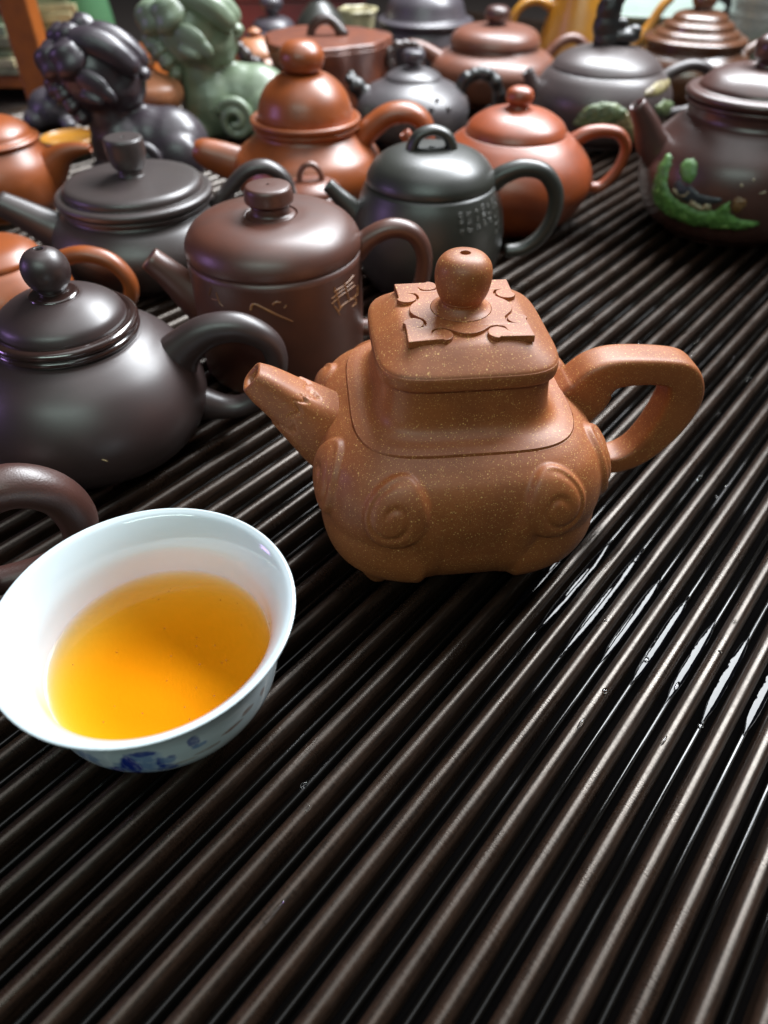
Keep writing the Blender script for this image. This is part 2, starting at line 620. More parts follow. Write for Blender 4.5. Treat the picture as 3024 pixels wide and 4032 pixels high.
def prof_at(p, z):
    """Outer radius and dr/dz of a lathe profile at height z (first crossing from below)."""
    p = np.asarray(p)
    for i in range(len(p) - 1):
        z0, z1 = p[i, 1], p[i + 1, 1]
        if z0 <= z <= z1 and z1 > z0:
            t = (z - z0) / (z1 - z0)
            return p[i, 0] * (1 - t) + p[i + 1, 0] * t, (p[i + 1, 0] - p[i, 0]) / (z1 - z0)
    return p[-1, 0], 0


def on_body(p, th, z, off):
    r, s = prof_at(p, z)
    n = math.hypot(1, s)
    return ((r + off / n) * math.sin(th), -(r + off / n) * math.cos(th), z - off * s / n)   # th = 0 faces -y, + to the right


def patch(name, p, outline, mat, parent, thick=0.12, bump=0.0, sub=0.25):
    """A raised relief pad on a turned body: outline in (angle, height), pillowed and bumpy."""
    O = [Vector((a * 6, z, 0)) for a, z in outline]          # arc units
    xs = [q.x for q in O]
    ys = [q.y for q in O]

    def inside(x, y):
        c = False
        j = len(O) - 1
        for i in range(len(O)):
            if (O[i].y > y) != (O[j].y > y) and x < (O[j].x - O[i].x) * (y - O[i].y) / (O[j].y - O[i].y) + O[i].x:
                c = not c
            j = i
        return c

    def dist(x, y):
        d = 9
        for i in range(len(O)):
            a, b = O[i - 1], O[i]
            l = (b - a).length_squared + 1e-9
            t = max(0, min(1, ((x - a.x) * (b.x - a.x) + (y - a.y) * (b.y - a.y)) / l))
            d = min(d, math.hypot(x - a.x - t * (b.x - a.x), y - a.y - t * (b.y - a.y)))
        return d
    nx = int((max(xs) - min(xs)) / sub) + 2
    ny = int((max(ys) - min(ys)) / sub) + 2
    V, idx, Fc = [], {}, []
    for i in range(nx + 1):
        for j in range(ny + 1):
            x = min(xs) - sub / 2 + i * sub
            y = min(ys) - sub / 2 + j * sub
            d = dist(x, y)
            ins = inside(x, y)
            if not ins and d > sub * 1.2:
                continue
            h = thick * (1 - math.exp(-d / 0.12)) if ins else -0.12
            if ins and bump:
                h += bump * random.uniform(-1, 1)
            idx[i, j] = len(V)
            V.append(on_body(p, x / 6, y, h))
    for (i, j) in list(idx):
        q = [(i, j), (i + 1, j), (i + 1, j + 1), (i, j + 1)]
        if all(k in idx for k in q):
            Fc.append(tuple(idx[k] for k in q))
    return mesh_obj(name, V, Fc, mat, parent)


def strokes(name, p, lines, mat, parent, w=0.07, off=0.02):
    """Brush strokes laid on a turned body; each line is a list of (angle, height)."""
    V, Fc = [], []
    for ln in lines:
        L = cr([(a, z) for a, z in ln], 4) if len(ln) > 2 else np.array(ln, float)
        m = len(L)
        pts = [np.array(on_body(p, a, z, off)) for a, z in L]
        for i in range(m):
            t = pts[min(i + 1, m - 1)] - pts[max(i - 1, 0)]
            t /= np.linalg.norm(t) + 1e-9
            nrm = np.array([math.sin(L[i, 0]), -math.cos(L[i, 0]), 0])
            s = np.cross(nrm, t)
            k = w * (0.55 + 0.45 * math.sin(PI * (0.25 + 0.75 * i / max(m - 1, 1))))
            b = len(V)
            V += [pts[i] - s * k - nrm * 0.06, pts[i] - s * k * 0.5 + nrm * 0.02, pts[i] + s * k * 0.5 + nrm * 0.02, pts[i] + s * k - nrm * 0.06]
            if i:
                for c in range(3):
                    Fc.append((b - 4 + c, b - 4 + c + 1, b + c + 1, b + c))
    return mesh_obj(name, V, Fc, mat, parent)


# ------------------------------------------------------------------ the slatted tray
AZ = R(39.69)                       # slats run to the right of straight ahead
PITCH, OFF = 1.2528, -8.99
nvec = Vector((math.cos(AZ), -math.sin(AZ)))
dvec = Vector((math.sin(AZ), math.cos(AZ)))

tbl_v, tbl_f = box_verts((10, 90, -4.0), (190, 120, 1.5))
tbl = mesh_obj('tabletop', tbl_v, tbl_f, 'table', None, False)
tbl['kind'] = 'structure'

tray = thing('tea_tray', 'dark slatted tea tray with wet glossy grooves under all the teapots', 'tea tray')
I0, I1 = -62, 22
D0, D1 = -14.0, 128.0
# slat profile across (s, height)
SL = [(-0.305, -1.0), (-0.30, -0.36), (-0.28, -0.24), (-0.23, -0.13), (-0.16, -0.054), (-0.08, -0.012), (0, 0), (0.08, -0.012), (0.16, -0.054), (0.23, -0.13), (0.28, -0.24), (0.30, -0.36), (0.305, -1.0)]
sv, sf = [], []
NS = 15
for k in range(NS):
    d = D0 + (D1 - D0) * k / (NS - 1)
    for s, h in SL:
        sv.append((s, d, h))
m_ = len(SL)
for k in range(NS - 1):
    for j in range(m_ - 1):
        sf.append((k * m_ + j, (k + 1) * m_ + j, (k + 1) * m_ + j + 1, k * m_ + j + 1))
sf.append(tuple(range(m_)))
sf.append(tuple((NS - 1) * m_ + j for j in range(m_))[::-1])
slat0 = mesh_obj('slat', sv, sf, 'slat', tray)
for i in range(I0, I1 + 1):
    o = slat0 if i == I0 else slat0.copy()
    if i != I0:
        COL.objects.link(o)
    s = OFF + PITCH * i
    o.location = (nvec.x * s * U, nvec.y * s * U, random.uniform(-0.012, 0.0) * U)
    o.rotation_euler = (0, R(random.uniform(-1.5, 1.5)), -AZ + R(random.uniform(-0.04, 0.04)))
# the groove floor: one flat sheet, black for the shade in open slots
gv, gf = [], []
sub = 2
smin, smax = OFF + PITCH * (I0 - 0.5), OFF + PITCH * (I1 + 0.5)
cols = []
for i in range(I0, I1 + 1):
    for k in range(sub):
        t = k / sub
        cols.append((OFF + PITCH * (i + t), -1.0))
ND = 40
for k in range(ND):
    d = D0 + (D1 - D0) * k / (ND - 1)
    for s, h in cols:
        q = nvec * s + dvec * d
        gv.append((q.x, q.y, h))
nc = len(cols)
for k in range(ND - 1):
    for j in range(nc - 1):
        gf.append((k * nc + j, k * nc + j + 1, (k + 1) * nc + j + 1, (k + 1) * nc + j))
mesh_obj('slot_shade', gv, gf, 'groove', tray)
# a thin glossy rod added down every groove to catch a line of highlight
bv, bf = [], []
BP = [(-0.105, -1.0), (-0.10, -0.50), (-0.08, -0.435), (-0.04, -0.402), (0, -0.395), (0.04, -0.402), (0.08, -0.435), (0.10, -0.50), (0.105, -1.0)]
NB = 60
for k in range(NB):
    d = D0 + (D1 - D0) * k / (NB - 1)
    for s, h in BP:
        bv.append((s, d, h))
for k in range(NB - 1):
    for j in range(len(BP) - 1):
        bf.append((k * 9 + j, (k + 1) * 9 + j, (k + 1) * 9 + j + 1, k * 9 + j + 1))
bead0 = mesh_obj('highlight_rod', bv, bf, 'bead', tray)
for i in range(I0, I1 + 1):
    o = bead0 if i == I0 else bead0.copy()
    if i != I0:
        COL.objects.link(o)
    s = OFF + PITCH * (i + .5) + random.uniform(-.04, .04)
    o.location = (nvec.x * s * U, nvec.y * s * U, random.uniform(-.02, .0) * U)
    o.rotation_euler = (0, 0, -AZ)
# skirt round the tray so that it has depth
for s_, d_, hs, hd in ((smin - 1, (D0 + D1) / 2, 1.0, (D1 - D0) / 2 + 2), (smax + 1, (D0 + D1) / 2, 1.0, (D1 - D0) / 2 + 2),
                       ((smin + smax) / 2, D0 - 1, (smax - smin) / 2, 1.0), ((smin + smax) / 2, D1 + 1, (smax - smin) / 2, 1.0)):
    q = nvec * s_ + dvec * d_
    box('tray_rail', (q.x, q.y, -1.2), (hs, hd, 1.25), 'slat', tray, rot=-AZ, bevel=0.2)

# ------------------------------------------------------------------ the golden-speckled square teapot
PX, PY, PYAW = 2.624, 22.147, 5.72
pot = thing('square_teapot', 'square orange brown teapot with golden specks, cloud relief lid and ram horn scrolls', 'teapot', PX, PY, PYAW, group='teapots on the tray')


def superR(th, n):
    return 1.0 / (np.abs(np.cos(th)) ** n + np.abs(np.sin(th)) ** n) ** (1.0 / n)


def loft(name, rows, mat, parent, seg=240, disp=None, capb=True, capt=True):
    """rows: (half width, z, squareness exponent)."""
    th = np.linspace(0, 2 * PI, seg, endpoint=False) + PI / 4
    G = np.zeros((len(rows), seg, 3))
    for i, (a, z, n) in enumerate(rows):
        r = a * superR(th, n)
        G[i, :, 0] = r * np.cos(th)
        G[i, :, 1] = r * np.sin(th)
        G[i, :, 2] = z
    if disp is not None:
        dt = np.roll(G, -1, 1) - np.roll(G, 1, 1)
        dz = np.gradient(G, axis=0)
        nm = np.cross(dt, dz)
        nm /= np.linalg.norm(nm, axis=2)[:, :, None] + 1e-9
        G = G + nm * disp(G)[:, :, None]
    v = G.reshape(-1, 3)
    f = grid_faces(len(rows), seg)
    if capb:
        f.append(tuple(range(seg))[::-1])
    if capt:
        f.append(tuple((len(rows) - 1) * seg + j for j in range(seg)))
    return mesh_obj(name, v, f, mat, parent)


HORN = cr([(1.95, 0.9, .50, .05), (1.72, 2.2, .55, .11), (1.66, 3.3, .60, .15), (1.9, 4.3, .62, .16), (2.4, 5.1, .60, .16)], 10)
SC = (2.95, 4.85)                                   # middle of the scroll on each side of every face
COIL = []
for q_ in range(70):
    ph = R(120 - 6.6 * q_)
    rr_ = 1.22 - 0.95 * (q_ / 69) ** 0.8
    COIL.append((SC[0] + rr_ * math.cos(ph), SC[1] + rr_ * math.sin(ph), 0.07 * min(1, q_ / 8) * min(1, (69 - q_) / 8 + .3)))


def body_disp(G):
    x, y, z = G[:, :, 0], G[:, :, 1], G[:, :, 2]
    ax, ay = np.abs(x), np.abs(y)
    small = np.minimum(ax, ay)
    big = np.maximum(ax, ay)
    u = 5.3 * small / big                          # 0 mid-face .. 5.3 at the corner
    h = np.zeros_like(u)
    for c0, c1, wd, ht in HORN:                    # the horn rising from the leg
        d = np.hypot(u - c0, z - c1) / wd
        h = np.maximum(h, ht * np.clip(1 - d * d, 0, 1))
    d = np.hypot(u - SC[0], z - SC[1])             # the coiled disc
    t = np.clip((1.34 - d) / 0.16, 0, 1)
    h = np.maximum(h, 0.31 * t * t * (3 - 2 * t) * (0.6 + 0.4 * np.clip(1 - (d / 1.3) ** 2, 0, 1)))
    edge = 1.5 + 1.0 * np.clip((2.3 - z) / 2.3, 0, 1) ** 2
    leg = np.clip((u - edge) / 0.40, 0, 1)
    leg = leg * leg * (3 - 2 * leg) * np.clip((3.4 - z) / 1.6, 0, 1)
    h = np.maximum(h, 0.30 * leg * np.clip((z - 0.35) / 1.1, 0, 1))
    for _ in range(4):
        h = (h + np.roll(h, 1, 1) + np.roll(h, -1, 1) + np.vstack([h[:1], h[:-1]]) + np.vstack([h[1:], h[-1:]])) / 5
    g = np.zeros_like(u)
    for c0, c1, dp in COIL:                        # incised coil line
        e = ((u - c0) ** 2 + (z - c1) ** 2) / 0.12 ** 2
        g = np.maximum(g, dp * np.exp(-e))
    return h - g


body_rows = prof([(3.55, 0.5, 3.2), (4.05, 0.75, 3.2), (4.66, 1.35, 3.3), (5.1, 2.3, 3.5), (5.22, 3.4, 3.8), (5.28, 4.2, 3.8), (5.16, 5.05, 3.8), (4.84, 5.72, 3.8), (4.42, 6.14, 3.8), (4.0, 6.42, 4.0)],
                 [(4.0, 6.42, 4.0), (3.97, 6.36, 4.2)], [(3.97, 6.36, 4.2), (3.94, 6.50, 4.2)],
                 [(3.94, 6.50, 4.2), (3.7, 6.58, 4.4), (3.35, 6.68, 4.6), (3.12, 6.86, 4.8), (3.0, 7.15, 4.8), (2.95, 7.6, 4.8), (2.93, 8.0, 4.8), (2.92, 8.33, 4.8)], n=20)
loft('body', body_rows, 'main', pot, 680, body_disp)
lid_rows = prof([(2.86, 8.36, 4.8), (3.02, 8.37, 4.8)], [(3.02, 8.37, 4.8), (3.07, 8.41, 4.8), (3.10, 8.55, 4.8), (3.10, 8.75, 4.8), (3.07, 8.86, 4.8)],
                [(3.07, 8.86, 4.8), (2.98, 8.97, 4.8), (2.7, 9.18, 4.6), (2.35, 9.42, 4.4), (2.05, 9.56, 4.4), (1.5, 9.62, 4.2), (0.5, 9.66, 3.0), (0.02, 9.66, 2.0)], n=6)
lid = loft('lid', lid_rows, 'main', pot, 200, capt=False)

# ruyi cloud plate on the lid: each side has two curled lobes beside the pointed corner and a low lobe between
H = 2.06


def side_outline():
    s = [(-H, -H), (-1.5, -H + .02), (-0.95, -H + .03)]
    c, r = (-0.92, -1.76), 0.35                       # curled lobe
    for a in range(-80, 171, 20):
        s.append((c[0] + r * math.cos(R(a)), c[1] + r * math.sin(R(a))))
    for a in range(130, 25, -15):                     # back along the slit
        s.append((c[0] + (r + .08) * math.cos(R(a)), c[1] + (r + .08) * math.sin(R(a))))
    s += [(-0.46, -1.60), (-0.34, -1.68), (-0.18, -1.75), (0.0, -1.77)]
    m = [(-x, y) for x, y in s[::-1]]
    return s + m[1:-1]


def cloud_plate():
    so = side_outline()
    out = []
    for k in range(4):
        a = k * PI / 2
        out += [(x * math.cos(a) - y * math.sin(a), x * math.sin(a) + y * math.cos(a)) for x, y in so]
    bm = bmesh.new()
    zt = lambda x, y: 9.75 - 0.012 * (x * x + y * y) * 0.5
    top = [bm.verts.new((x * U, y * U, zt(x, y) * U)) for x, y in out]
    bot = [bm.verts.new((x * U * 1.004, y * U * 1.004, 9.46 * U)) for x, y in out]
    tri = tessellate_polygon([[Vector((x, y, 0)) for x, y in out]])
    for t in tri:
        vs = [top[i] for i in t]
        nz = (vs[1].co - vs[0].co).cross(vs[2].co - vs[0].co).z
        try:
            bm.faces.new(vs if nz > 0 else vs[::-1])
        except ValueError:
            pass
    m = len(out)
    for i in range(m):
        j = (i + 1) % m
        bm.faces.new((bot[i], bot[j], top[j], top[i]))
    me = bpy.data.meshes.new('cloud_relief')
    bm.to_mesh(me)
    bm.free()
    me.materials.append(M['main'])
    o = bpy.data.objects.new('cloud_relief', me)
    COL.objects.link(o)
    o.parent = lid
    b = o.modifiers.new('bevel', 'BEVEL')
    b.width = 0.05 * U
    b.segments = 2
    b.limit_method = 'ANGLE'
    b.angle_limit = R(50)
    return o


cloud_plate()
lathe('knob', prof([(1.05, 9.74), (0.88, 9.80), (0.76, 9.90), (0.70, 10.0), (0.74, 10.1)], [(0.74, 10.1), (0.86, 10.35), (0.94, 10.7), (0.95, 11.0), (0.88, 11.3), (0.68, 11.53), (0.42, 11.62), (0.2, 11.64)],
                   [(0.2, 11.64), (0.165, 11.6), (0.155, 11.3), (0.15, 10.9)], n=5), 'main', lid, 64)
def calyx(s_, th):
    edge = 0.50 + 0.075 * np.abs(np.sin(2 * th + .4)) - 0.05 * np.abs(np.sin(6 * th))
    a = np.clip((edge - s_) / 0.012, 0, 1)
    groove = np.exp(-((s_ - edge - 0.004) / 0.008) ** 2)
    return 1 + 0.085 * a * (0.8 + 0.2 * np.clip((edge - s_) / 0.15, 0, 1)) - 0.05 * groove


sweep('spout', [(-3.6, 0, 3.9, 1.45, 1.25), (-4.6, 0, 4.75, 1.30, 1.15), (-5.5, 0, 5.65, 1.05, 1.0), (-6.4, 0, 6.55, .80, .82), (-7.0, 0, 7.1, .66, .68), (-7.35, 0, 7.42, .52, .56)], 'main', pot, 96, 24, 3.2, hole=0.52, swell=calyx)
sweep('handle', [(3.6, 0, 5.35, .95, .85), (4.4, 0, 5.6, 1.05, .83), (4.95, 0, 6.12, 1.02, .78), (5.4, 0, 6.75, .82, .74), (6.15, 0, 7.06, .62, .72), (7.7, 0, 7.0, .56, .70), (8.55, 0, 6.68, .64, .70), (8.93, 0, 5.85, .74, .70), (8.82, 0, 4.9, .74, .70),
                 (8.4, 0, 3.85, .64, .68), (7.75, 0, 3.0, .50, .66), (6.9, 0, 2.62, .42, .64), (5.9, 0, 2.75, .42, .62), (4.8, 0, 3.1, .45, .62)], 'main', pot, 48, 8, 5.5)
for sx in (-1, 1):
    for sy in (-1, 1):
        lathe('foot', prof([(0.30, 0.0), (0.42, 0.03), (0.55, 0.25), (0.72, 0.6), (0.9, 1.0), (1.0, 1.3)]), 'main', pot, 24, at=(sx * 3.2, sy * 3.2, 0))
# ------------------------------------------------------------------ the white cup, its tea
CX, CY = -7.15, 13.19
cup = thing('tea_cup', 'white porcelain cup with flared lip and blue painted landscape, filled with tea', 'cup', CX, CY)
cup_p = prof([(0.02, 0.35), (1.4, 0.32), (1.75, 0.28)], [(1.75, 0.28), (1.78, 0.02), (1.95, 0.0), (2.05, 0.05), (2.1, 0.35)],
             [(2.1, 0.35), (2.75, 0.55), (3.3, 1.0), (3.62, 1.6), (3.72, 2.3), (3.76, 3.0), (3.9, 3.6), (4.2, 4.15), (4.44, 4.44)], [(4.44, 4.44), (4.49, 4.50), (4.48, 4.54), (4.42, 4.56)],
             [(4.42, 4.56), (4.2, 4.40), (3.88, 3.95), (3.64, 3.4), (3.54, 2.8), (3.49, 2.3), (3.38, 1.6), (3.0, 1.0), (2.3, 0.65), (1.2, 0.55), (0.01, 0.55)], n=6)
lathe('bowl', cup_p, 'porcelain', cup, 96)
tea = lathe('tea', prof([(0.01, 0.56), (1.2, 0.56), (2.29, 0.66), (2.99, 1.01), (3.37, 1.61), (3.48, 2.3), (3.505, 2.47)], [(3.505, 2.47), (3.44, 2.44), (3.30, 2.42), (2.0, 2.42), (0.01, 2.42)], n=5), 'tea', None, 96)
tea.location = (CX * U, CY * U, 0)
tag(tea, 'clear amber tea filling the white porcelain cup', 'tea')
sv2, sf2 = [], []
for k in range(26):
    a, r_ = random.uniform(0, 2 * PI), 3.1 * math.sqrt(random.random())
    v, f = ell_verts((r_ * math.cos(a), r_ * math.sin(a), 2.425), (random.uniform(.012, .035), .012, .01), Matrix.Rotation(random.uniform(0, 3), 3, 'Z'), 6, 4)
    b = len(sv2)
    sv2 += v
    sf2 += [tuple(b + q for q in t) for t in f]
sp_ = mesh_obj('tea_crumbs', sv2, sf2, 'tarnish', tea)
sp_['kind'] = 'stuff'

# ------------------------------------------------------------------ round teapots: one builder, each with its own turned profile


def teapot(name, label, x, y, yaw, mat, body, lid_p, knob, spout=None, handle=None, knob_mat=None, spout_mat=None, handle_mat=None, hole=0.6, seg=64, expo=2.0, mod=None, cat='teapot'):
    t = thing(name, label, cat, x, y, yaw, group='teapots on the tray')
    lathe('body', body, mat, t, seg, mod)
    ld = lathe('lid', lid_p, mat, t, seg, mod) if lid_p is not None else None
    if knob is not None:
        lathe('knob', knob, knob_mat or mat, ld, 40)
    if spout:
        sweep('spout', spout, spout_mat or mat, t, 24, 6, 2.0, hole=hole)
    if handle:
        sweep('handle', handle, handle_mat or mat, t, 24, 6, expo)
    return t, ld


# dark pear-shaped teapot at the left edge
T3_body = prof([(3.3, 0), (3.5, .1)], [(3.5, .1), (4.6, .7), (5.25, 1.7), (5.42, 2.7), (5.15, 3.7), (4.5, 4.7), (3.7, 5.4), (3.1, 5.72)], [(3.1, 5.72), (2.95, 5.8)])
t3, l3 = teapot('dark_teapot', 'large dark brown teapot with ball knob, cut by the left edge behind the cup', -13.8, 27.5, 6, 'dark', T3_body,
                prof([(2.66, 6.45), (2.64, 6.62), (2.45, 6.95), (1.9, 7.32), (1.2, 7.58), (.9, 7.62)], [(.9, 7.62), (.02, 7.55)]),
                prof([(.9, 7.6), (.66, 7.68), (.58, 7.8), (.62, 7.9), (.85, 8.2), (.95, 8.6), (.9, 9.0), (.68, 9.34), (.38, 9.5), (.2, 9.53)], [(.2, 9.53), (.16, 9.4), (.14, 9.0)]),
                [(-4, 0, 2.4, 1.1, 1.0), (-5.8, 0, 3.2, .85, .8), (-7.2, 0, 4.6, .6, .6), (-8.0, 0, 5.6, .45, .45)],
                [(4.0, 0, 3.9, 1.3, 1.0), (4.8, 0, 4.8, .90, .82), (6.0, 0, 5.55, .74, .72), (7.4, 0, 5.65, .66, .68), (8.6, 0, 4.9, .56, .6), (8.85, 0, 3.7, .52, .58), (8.3, 0, 2.4, .48, .56), (7.2, 0, 1.6, .50, .58), (6.2, 0, 1.5, .58, .62), (5.0, 0, 1.8, .85, .8)])
lathe('lid_rim', prof([(2.9, 5.8), (3.08, 5.86), (3.12, 6.02), (3.02, 6.14)], [(3.02, 6.14), (3.1, 6.2), (3.13, 6.34), (3.02, 6.48), (2.85, 6.52)], [(2.85, 6.52), (2.66, 6.46), (2.0, 6.4)]), 'dark_gloss', l3, 72)
lathe('knob_collar', prof([(1.05, 7.5), (1.02, 7.64), (.9, 7.72), (.7, 7.74), (.6, 7.78)]), 'dark_gloss', l3, 40)

# brown cylindrical teapot with gilt writing
T5_body = prof([(4.0, 0), (4.3, .08)], [(4.3, .08), (4.42, .4), (4.45, 2), (4.43, 4.5), (4.42, 6.4)], [(4.42, 6.4), (4.35, 6.44)])
t5, l5 = teapot('cylindrical_teapot', 'red brown cylindrical teapot with flat button knob and gilt writing on its side', -5.6, 35.2, 4, 'brown', T5_body,
                prof([(4.2, 6.45), (4.4, 6.47)], [(4.4, 6.47), (4.44, 6.6), (4.40, 6.95), (4.15, 7.4), (3.7, 7.78), (3.0, 8.0), (2.0, 8.1), (1.35, 8.1)], [(1.35, 8.1), (1.2, 8.02), (.02, 8.0)]),
                prof([(1.25, 8.05), (1.02, 8.15), (.95, 8.3), (.95, 8.55)], [(.95, 8.55), (1.1, 8.65), (1.2, 8.75), (1.16, 9.2), (1.1, 9.36)], [(1.1, 9.36), (1.0, 9.42), (.5, 9.46), (.1, 9.46)], [(.1, 9.46), (.08, 9.2)]),
                [(-3.8, 0, 3.3, 1.35, 1.1), (-4.7, 0, 4.15, 1.0, .9), (-5.5, 0, 5.1, .76, .74), (-6.35, 0, 6.0, .62, .62)],
                [(4.1, 0, 6.0, .62, .62), (4.9, 0, 6.75, .52, .58), (6.0, 0, 7.2, .48, .56), (7.1, 0, 6.9, .46, .54), (7.7, 0, 5.8, .44, .52), (7.6, 0, 4.2, .42, .5), (7.0, 0, 2.8, .42, .5), (6.0, 0, 1.9, .42, .5), (4.2, 0, 1.7, .46, .52)], hole=0.62)

# slate disc-lidded teapot
T6_body = prof([(3.6, 0), (3.9, .08)], [(3.9, .08), (5.1, .9), (5.75, 2.2), (5.7, 3.1), (5.1, 4.0), (4.55, 4.4)], [(4.55, 4.4), (4.45, 4.55), (4.5, 4.7)])
t6, l6 = teapot('disc_lid_teapot', 'slate grey teapot with stepped flat disc lid and cylinder knob', -15.9, 46.5, 6, 'slate', T6_body,
                prof([(4.3, 4.68), (4.65, 4.7)], [(4.65, 4.7), (4.75, 4.8), (4.75, 4.92), (4.62, 5.0)], [(4.62, 5.0), (4.82, 5.06), (4.9, 5.22), (4.86, 5.42), (4.65, 5.52)], [(4.65, 5.52), (4.32, 5.52)], [(4.32, 5.52), (4.3, 5.8), (4.1, 6.02), (3.6, 6.12), (2, 6.25), (.8, 6.35), (.02, 6.36)]),
                prof([(.95, 6.3), (.78, 6.4), (.75, 6.7)], [(.75, 6.7), (.95, 6.85), (1.15, 7.4), (1.2, 8.1), (1.17, 8.4)], [(1.17, 8.4), (1.05, 8.5), (.4, 8.5), (.12, 8.5)], [(.12, 8.5), (.1, 8.2)]),
                [(-4.8, 0, 2.5, 1.5, 1.2), (-5.9, 0, 3.2, 1.2, 1.05), (-7.2, 0, 4.1, .95, .9), (-8.5, 0, 4.9, .78, .76)],
                [(4.9, 0, 4.2, .5, .6), (5.9, 0, 5.2, .46, .6), (7.2, 0, 6.3, .44, .6), (8.5, 0, 6.5, .44, .6), (9.6, 0, 5.7, .42, .58), (9.8, 0, 4.2, .4, .55), (9.0, 0, 2.8, .4, .55), (7.6, 0, 1.9, .42, .55), (5.4, 0, 1.9, .5, .55)])

# loop-knob teapot
T12_body = prof([(3.7, 0), (4.0, .08)], [(4.0, .08), (4.5, .9), (4.82, 2.4), (4.8, 3.8), (4.45, 5.2), (4.05, 6.1)], [(4.05, 6.1), (3.98, 6.14)])
t12, l12 = teapot('loop_knob_teapot', 'greenish black teapot with round loop knob and engraved characters, behind the square teapot', 2.9, 46, -3, 'green_black', T12_body,
                  prof([(3.8, 6.16), (3.98, 6.18)], [(3.98, 6.18), (4.02, 6.3), (3.9, 6.7), (3.45, 7.3), (2.7, 7.75), (1.6, 8.0), (.02, 8.05)]), None,
                  [(-4.2, 0, 3.3, .95, .85), (-5.0, 0, 4.3, .68, .62), (-5.8, 0, 5.1, .52, .5), (-6.45, 0, 5.75, .44, .44)],
                  [(3.7, 0, 5.9, .66, .62), (4.5, 0, 6.55, .58, .58), (5.7, 0, 6.95, .52, .56), (7.0, 0, 6.7, .5, .55), (7.85, 0, 5.6, .5, .55), (7.95, 0, 4.2, .48, .54), (7.4, 0, 2.9, .46, .52), (6.4, 0, 2.0, .44, .5), (5.2, 0, 1.75, .40, .48)])
kn = sweep('knob', [(-1.2, 0, 7.6, .42, .62), (-1.17, 0, 8.2, .36, .56), (-.8, 0, 8.75, .32, .5), (0, 0, 9.0, .30, .48), (.8, 0, 8.75, .32, .5), (1.17, 0, 8.2, .36, .56), (1.2, 0, 7.6, .42, .62)], 'green_black', l12, 20, 6)
kn.rotation_euler = (0, 0, R(8))
lathe('vent', prof([(.18, 8.02), (.2, 8.1), (.12, 8.1), (.1, 7.9)]), 'green_black', l12, 20)

# vermilion teapot
T13_body = prof([(3.5, 0), (3.8, .08)], [(3.8, .08), (5.0, 1.0), (5.85, 2.4), (6.05, 3.4), (5.6, 4.6), (4.6, 5.7), (3.75, 6.28)], [(3.75, 6.28), (3.66, 6.3)])
teapot('vermilion_teapot', 'bright vermilion teapot with small ball knob and looped handle, right of the loop knob teapot', 9.6, 56, 0, 'zhu', T13_body,
       prof([(3.5, 6.33), (3.64, 6.34)], [(3.64, 6.34), (3.66, 6.42), (3.3, 6.95), (2.4, 7.5), (1.4, 7.78), (.9, 7.82), (.02, 7.8)]),
       prof([(.85, 7.78), (.72, 7.95), (.72, 8.05), (.95, 8.3), (1.0, 8.6), (.85, 8.95), (.5, 9.15), (.02, 9.2)]),
       [(-5.2, 0, 3.2, 1.0, .9), (-6.4, 0, 4.2, .7, .65), (-7.4, 0, 5.3, .5, .5), (-8.1, 0, 6.2, .42, .42)],
       [(4.3, 0, 5.6, .6, .6), (5.2, 0, 6.15, .5, .56), (6.4, 0, 6.35, .42, .52), (7.6, 0, 6.1, .4, .5), (8.25, 0, 5.2, .38, .5), (8.1, 0, 4.0, .38, .5), (7.6, 0, 3.1, .38, .48), (6.8, 0, 2.4, .4, .48), (5.4, 0, 2.5, .44, .5)])

# brown teapot with painted green relief, right edge
T14_body = prof([(4.3, 0), (4.6, .1)], [(4.6, .1), (5.7, 1.0), (6.5, 2.5), (6.75, 4.0), (6.3, 5.6), (5.2, 6.9), (4.5, 7.5)], [(4.5, 7.5), (4.38, 7.8), (4.4, 8.3)])
t14, l14 = teapot('painted_teapot', 'brown teapot with green leaf relief painted on its side, cut by the right edge', 25.95, 55, 0, 'plum', T14_body,
                  prof([(4.3, 8.3), (4.6, 8.32)], [(4.6, 8.32), (4.72, 8.45), (4.7, 8.6), (4.55, 8.68)], [(4.55, 8.68), (4.78, 8.78), (4.86, 9.0), (4.7, 9.2), (4.4, 9.28)], [(4.4, 9.28), (4.1, 9.3), (3.9, 9.6), (3.2, 10.15), (2.2, 10.5), (1.5, 10.55)], [(1.5, 10.55), (1.3, 10.48), (.02, 10.45)]),
                  prof([(.95, 10.45), (.8, 10.6), (.78, 10.8), (1.05, 11.1), (1.2, 11.6), (1.05, 12.1), (.6, 12.4), (.02, 12.45)]),
                  [(-5.4, 0, 4.7, 1.5, 1.25), (-6.6, 0, 5.8, 1.15, 1.0), (-7.4, 0, 7.1, .85, .8), (-8.3, 0, 8.25, .62, .62)],
                  [(5.6, 0, 6.6, .7, .7), (7.4, 0, 8.0, .6, .6), (9.6, 0, 7.4, .6, .6), (10.2, 0, 5.0, .6, .6), (8.6, 0, 2.8, .55, .6), (6.2, 0, 2.6, .6, .6)])

